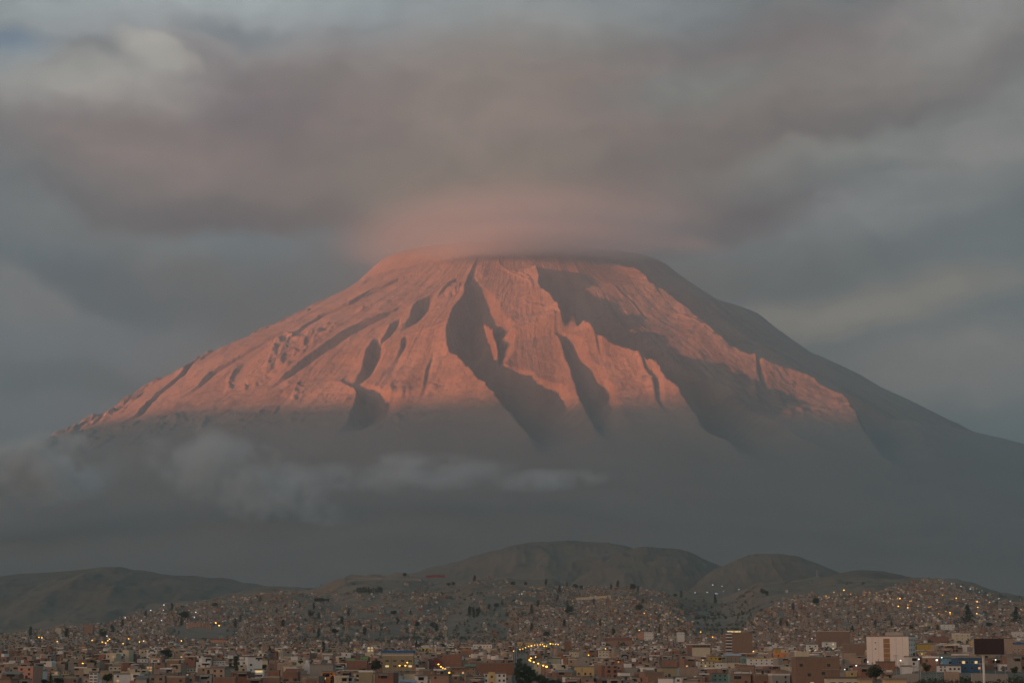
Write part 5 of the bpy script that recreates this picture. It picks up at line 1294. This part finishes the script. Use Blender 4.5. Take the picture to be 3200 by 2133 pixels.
def pylon():
    D = 4600.0; k = D / FPX; p = at(2555, 1848, D)
    r = thing('lattice_pylon', "tall thin lattice pylon on the brown hill right of the dome shaped hill", 'pylon', (p[0], D, p[2]))
    h = 68 * k; q = MB()
    for sx in (-1, 1):
        for sy in (-1, 1): q.bar((sx * 4.2, sy * 4.2, -3), (sx * 0.8, sy * 0.8, h), 0.28)
    n = 9
    for i in range(n):
        z0 = h * i / n; z1 = h * (i + 1) / n; a = 4.2 - 3.4 * i / n; b = 4.2 - 3.4 * (i + 1) / n
        for s in (-1, 1):
            q.bar((-a, s * a, z0), (b, s * b, z1), 0.14); q.bar((a, s * a, z0), (-b, s * b, z1), 0.14)
            q.bar((s * a, -a, z0), (s * b, b, z1), 0.14)
    q.build('tower', M_STEEL, r)
    for z in (0.72, 0.84, 0.95):
        MB().bar((-6.5, 0, h * z), (6.5, 0, h * z), 0.28).build('cross_arm', M_STEEL, r)
pylon()

# ------------------------------------------------------------------ walls on the slopes and by the bank
def long_wall(pts, D, hpx, mat, label, name='wall', th=1.0):
    """a wall that follows the ground line through the given pixels"""
    q = MB()
    P = [at(u, v, D) for u, v in pts]; h = hpx * D / FPX
    for i, (a, b) in enumerate(zip(P[:-1], P[1:])):
        base = len(q.v)
        for p in (a, b):
            q.v += [(p[0], D, p[2] - 3), (p[0], D + th, p[2] - 3), (p[0], D + th, p[2] + h), (p[0], D, p[2] + h)]
        q.f += [(base, base + 4, base + 7, base + 3), (base + 1, base + 2, base + 6, base + 5), (base + 3, base + 7, base + 6, base + 2)]
        if i == 0: q.f.append((base, base + 3, base + 2, base + 1))
        if i == len(P) - 2: q.f.append((base + 4, base + 5, base + 6, base + 7))
        q.mi += [0] * (len(q.f) - len(q.mi))
    o = q.build(name, mat)
    o['label'] = label; o['category'] = 'wall'
    return o
long_wall([(1086, 1816), (1110, 1810), (1150, 1808), (1196, 1806)], 4380, 3.2, W['concrete'], "long pale wall along the crest of the bare middle slope")
long_wall([(1256, 1809), (1310, 1809)], 4400, 2.8, W['concrete'], "short pale wall right of the crest's small conifer")
long_wall([(1330, 1800), (1360, 1798), (1390, 1799)], 4420, 3.0, W['maroon'], "dull red wall on the crest of the bare middle slope")
long_wall([(1800, 1869), (1850, 1867), (1885, 1864), (1910, 1862)], 4050, 3.2, W['cream'], "pale retaining wall across the middle hillside")
long_wall([(1446, 1902), (1470, 1903)], 3560, 2.2, W['concrete'], "short pale terrace wall on the bare slope by the eucalyptus")
long_wall([(2790, 2118), (2840, 2112), (2870, 2112)], 815, 9, W['concrete'], "grey retaining wall below the white tower")
long_wall([(2952, 2106), (2998, 2108)], 800, 10, W['palebrick'], "pale wall below the low white house by the blue building")
long_wall([(3036, 2110), (3110, 2112), (3150, 2114)], 790, 8, W['concrete'], "pale wall along the bank behind the billboard post")

# ------------------------------------------------------------------ clouds hanging on the volcano
def cloud(u, v, D, hu, hv, hd, dens, label, seed, bend=0.0, tilt=0.0, nscale=1.6, lo=0.42, hi=0.62, stretch=(1, 1, 1), soft=0.25, tint=(0.9, 0.9, 0.9), low=0.0):
    c = at(u, v, D); k = D / FPX
    bm = bmesh.new(); bmesh.ops.create_icosphere(bm, subdivisions=4, radius=1.0)
    H = (hu * k, hd, hv * k)
    for w_ in bm.verts:
        w_.co = (w_.co.x * H[0], w_.co.y * H[1], (w_.co.z * 1.05 - bend * w_.co.x ** 2) * H[2])
    me = bpy.data.meshes.new("cloud"); bm.to_mesh(me); bm.free()
    m, t = new_mat("cloud_vapour")
    o3 = t.n('ShaderNodeTexCoord').outputs['Object']
    p = t.vm('DIVIDE', o3, tuple(H))
    x, y, z = t.sep(p)
    z = t.m('ADD', z, t.m('MULTIPLY', t.m('MULTIPLY', x, x), bend))
    p = t.combine(x, y, z)
    q = t.vm('ADD', t.vm('MULTIPLY', t.vm('DIVIDE', o3, (H[2] * 2.0,) * 3), stretch), (seed * 7.1, seed * 3.3, 0))
    warp = t.vm('SCALE', t.vm('SUBTRACT', t.noise(q, nscale * 0.7, 2, 0.5, out=1), (0.5, 0.5, 0.5)), 0.75)
    d = t.vm('LENGTH', t.vm('ADD', p, warp), out=1)
    f = t.ss(d, 0.98, soft)
    n = t.ss(t.noise(q, nscale, 4, 0.55), lo, hi)
    den = t.m('MULTIPLY', t.m('MULTIPLY', f, n), dens)
    den = t.m('MULTIPLY', den, t.ss(t.vm('LENGTH', p, out=1), 1.0, 0.8))
    if low: den = t.m('MULTIPLY', den, t.ss(z, low, -0.7))
    vs = t.n('ShaderNodeVolumePrincipled')
    vs.inputs['Color'].default_value = tint + (1,)
    t.put(vs.inputs['Density'], den)
    vs.inputs['Anisotropy'].default_value = 0.2
    oo = t.n('ShaderNodeOutputMaterial'); t.nt.links.new(vs.outputs[0], oo.inputs['Volume'])
    me.materials.append(m)
    o = bpy.data.objects.new("cloud", me); COL.objects.link(o)
    o.location = c; o.rotation_euler = (0, tilt, 0)
    o["kind"] = "stuff"; o["label"] = label
    return o
cloud(1690, 676, 16300, 800, 160, 1900, 0.0046, "pink cap of cloud resting on the summit of the volcano", 1, bend=0.62, nscale=0.7, lo=0.1, hi=0.62, stretch=(0.3, 0.4, 1.2), soft=0.05, low=0.55, tint=(0.86, 0.88, 0.90))
cloud(1740, 752, 15250, 640, 40, 800, 0.0060, "thin streak of cloud draped across the top of the volcano", 2, bend=1.25, nscale=0.7, lo=0.25, hi=0.6, stretch=(0.2, 0.4, 1))
cloud(20, 1495, 9700, 480, 150, 420, 0.024, "bright grey cloud bank on the lower slope at the left edge", 3, tilt=R(-9), nscale=2.0, lo=0.46, hi=0.62, tint=(0.98, 0.95, 0.92))
cloud(770, 1500, 9800, 420, 150, 420, 0.014, "hooked wisp of grey cloud on the dark lower slope", 4, tilt=R(20), nscale=2.1, lo=0.48, hi=0.63, tint=(0.98, 0.95, 0.92))
cloud(1270, 1478, 9900, 420, 75, 420, 0.012, "long flat grey cloud in front of the dark lower slope", 5, tilt=R(-3), nscale=1.5, lo=0.47, hi=0.62, stretch=(0.6, 1, 1), tint=(0.98, 0.95, 0.92))
cloud(1700, 1500, 9900, 260, 42, 300, 0.008, "small faint wisp of cloud below the sunlit spurs", 6, tilt=R(-3), nscale=0.9, tint=(0.98, 0.95, 0.92))

# ------------------------------------------------------------------ air
def build_haze():
    bm = bmesh.new(); bmesh.ops.create_cube(bm, size=1.0)
    x0, x1, y0, y1, z0, z1 = -10600, 10600, -400, 27500, -420, HAZETOP
    for v in bm.verts:
        v.co = (x0 if v.co.x < 0 else x1, y0 if v.co.y < 0 else y1, z0 if v.co.z < 0 else z1)
    me = bpy.data.meshes.new("haze"); bm.to_mesh(me); bm.free()
    m, t = new_mat("haze_air")
    p = t.n('ShaderNodeVolumePrincipled')
    p.inputs['Color'].default_value = (0.76, 0.895, 0.94, 1)
    p.inputs['Density'].default_value = HAZE
    p.inputs['Anisotropy'].default_value = 0.88
    o = t.n('ShaderNodeOutputMaterial'); t.nt.links.new(p.outputs[0], o.inputs['Volume'])
    me.materials.append(m)
    ob = bpy.data.objects.new("haze", me); COL.objects.link(ob)
    ob["kind"] = "stuff"; ob["label"] = "thin grey evening haze between the town and the volcano"
HAZE, HAZETOP = 6.2e-5, 4150.0
build_haze()
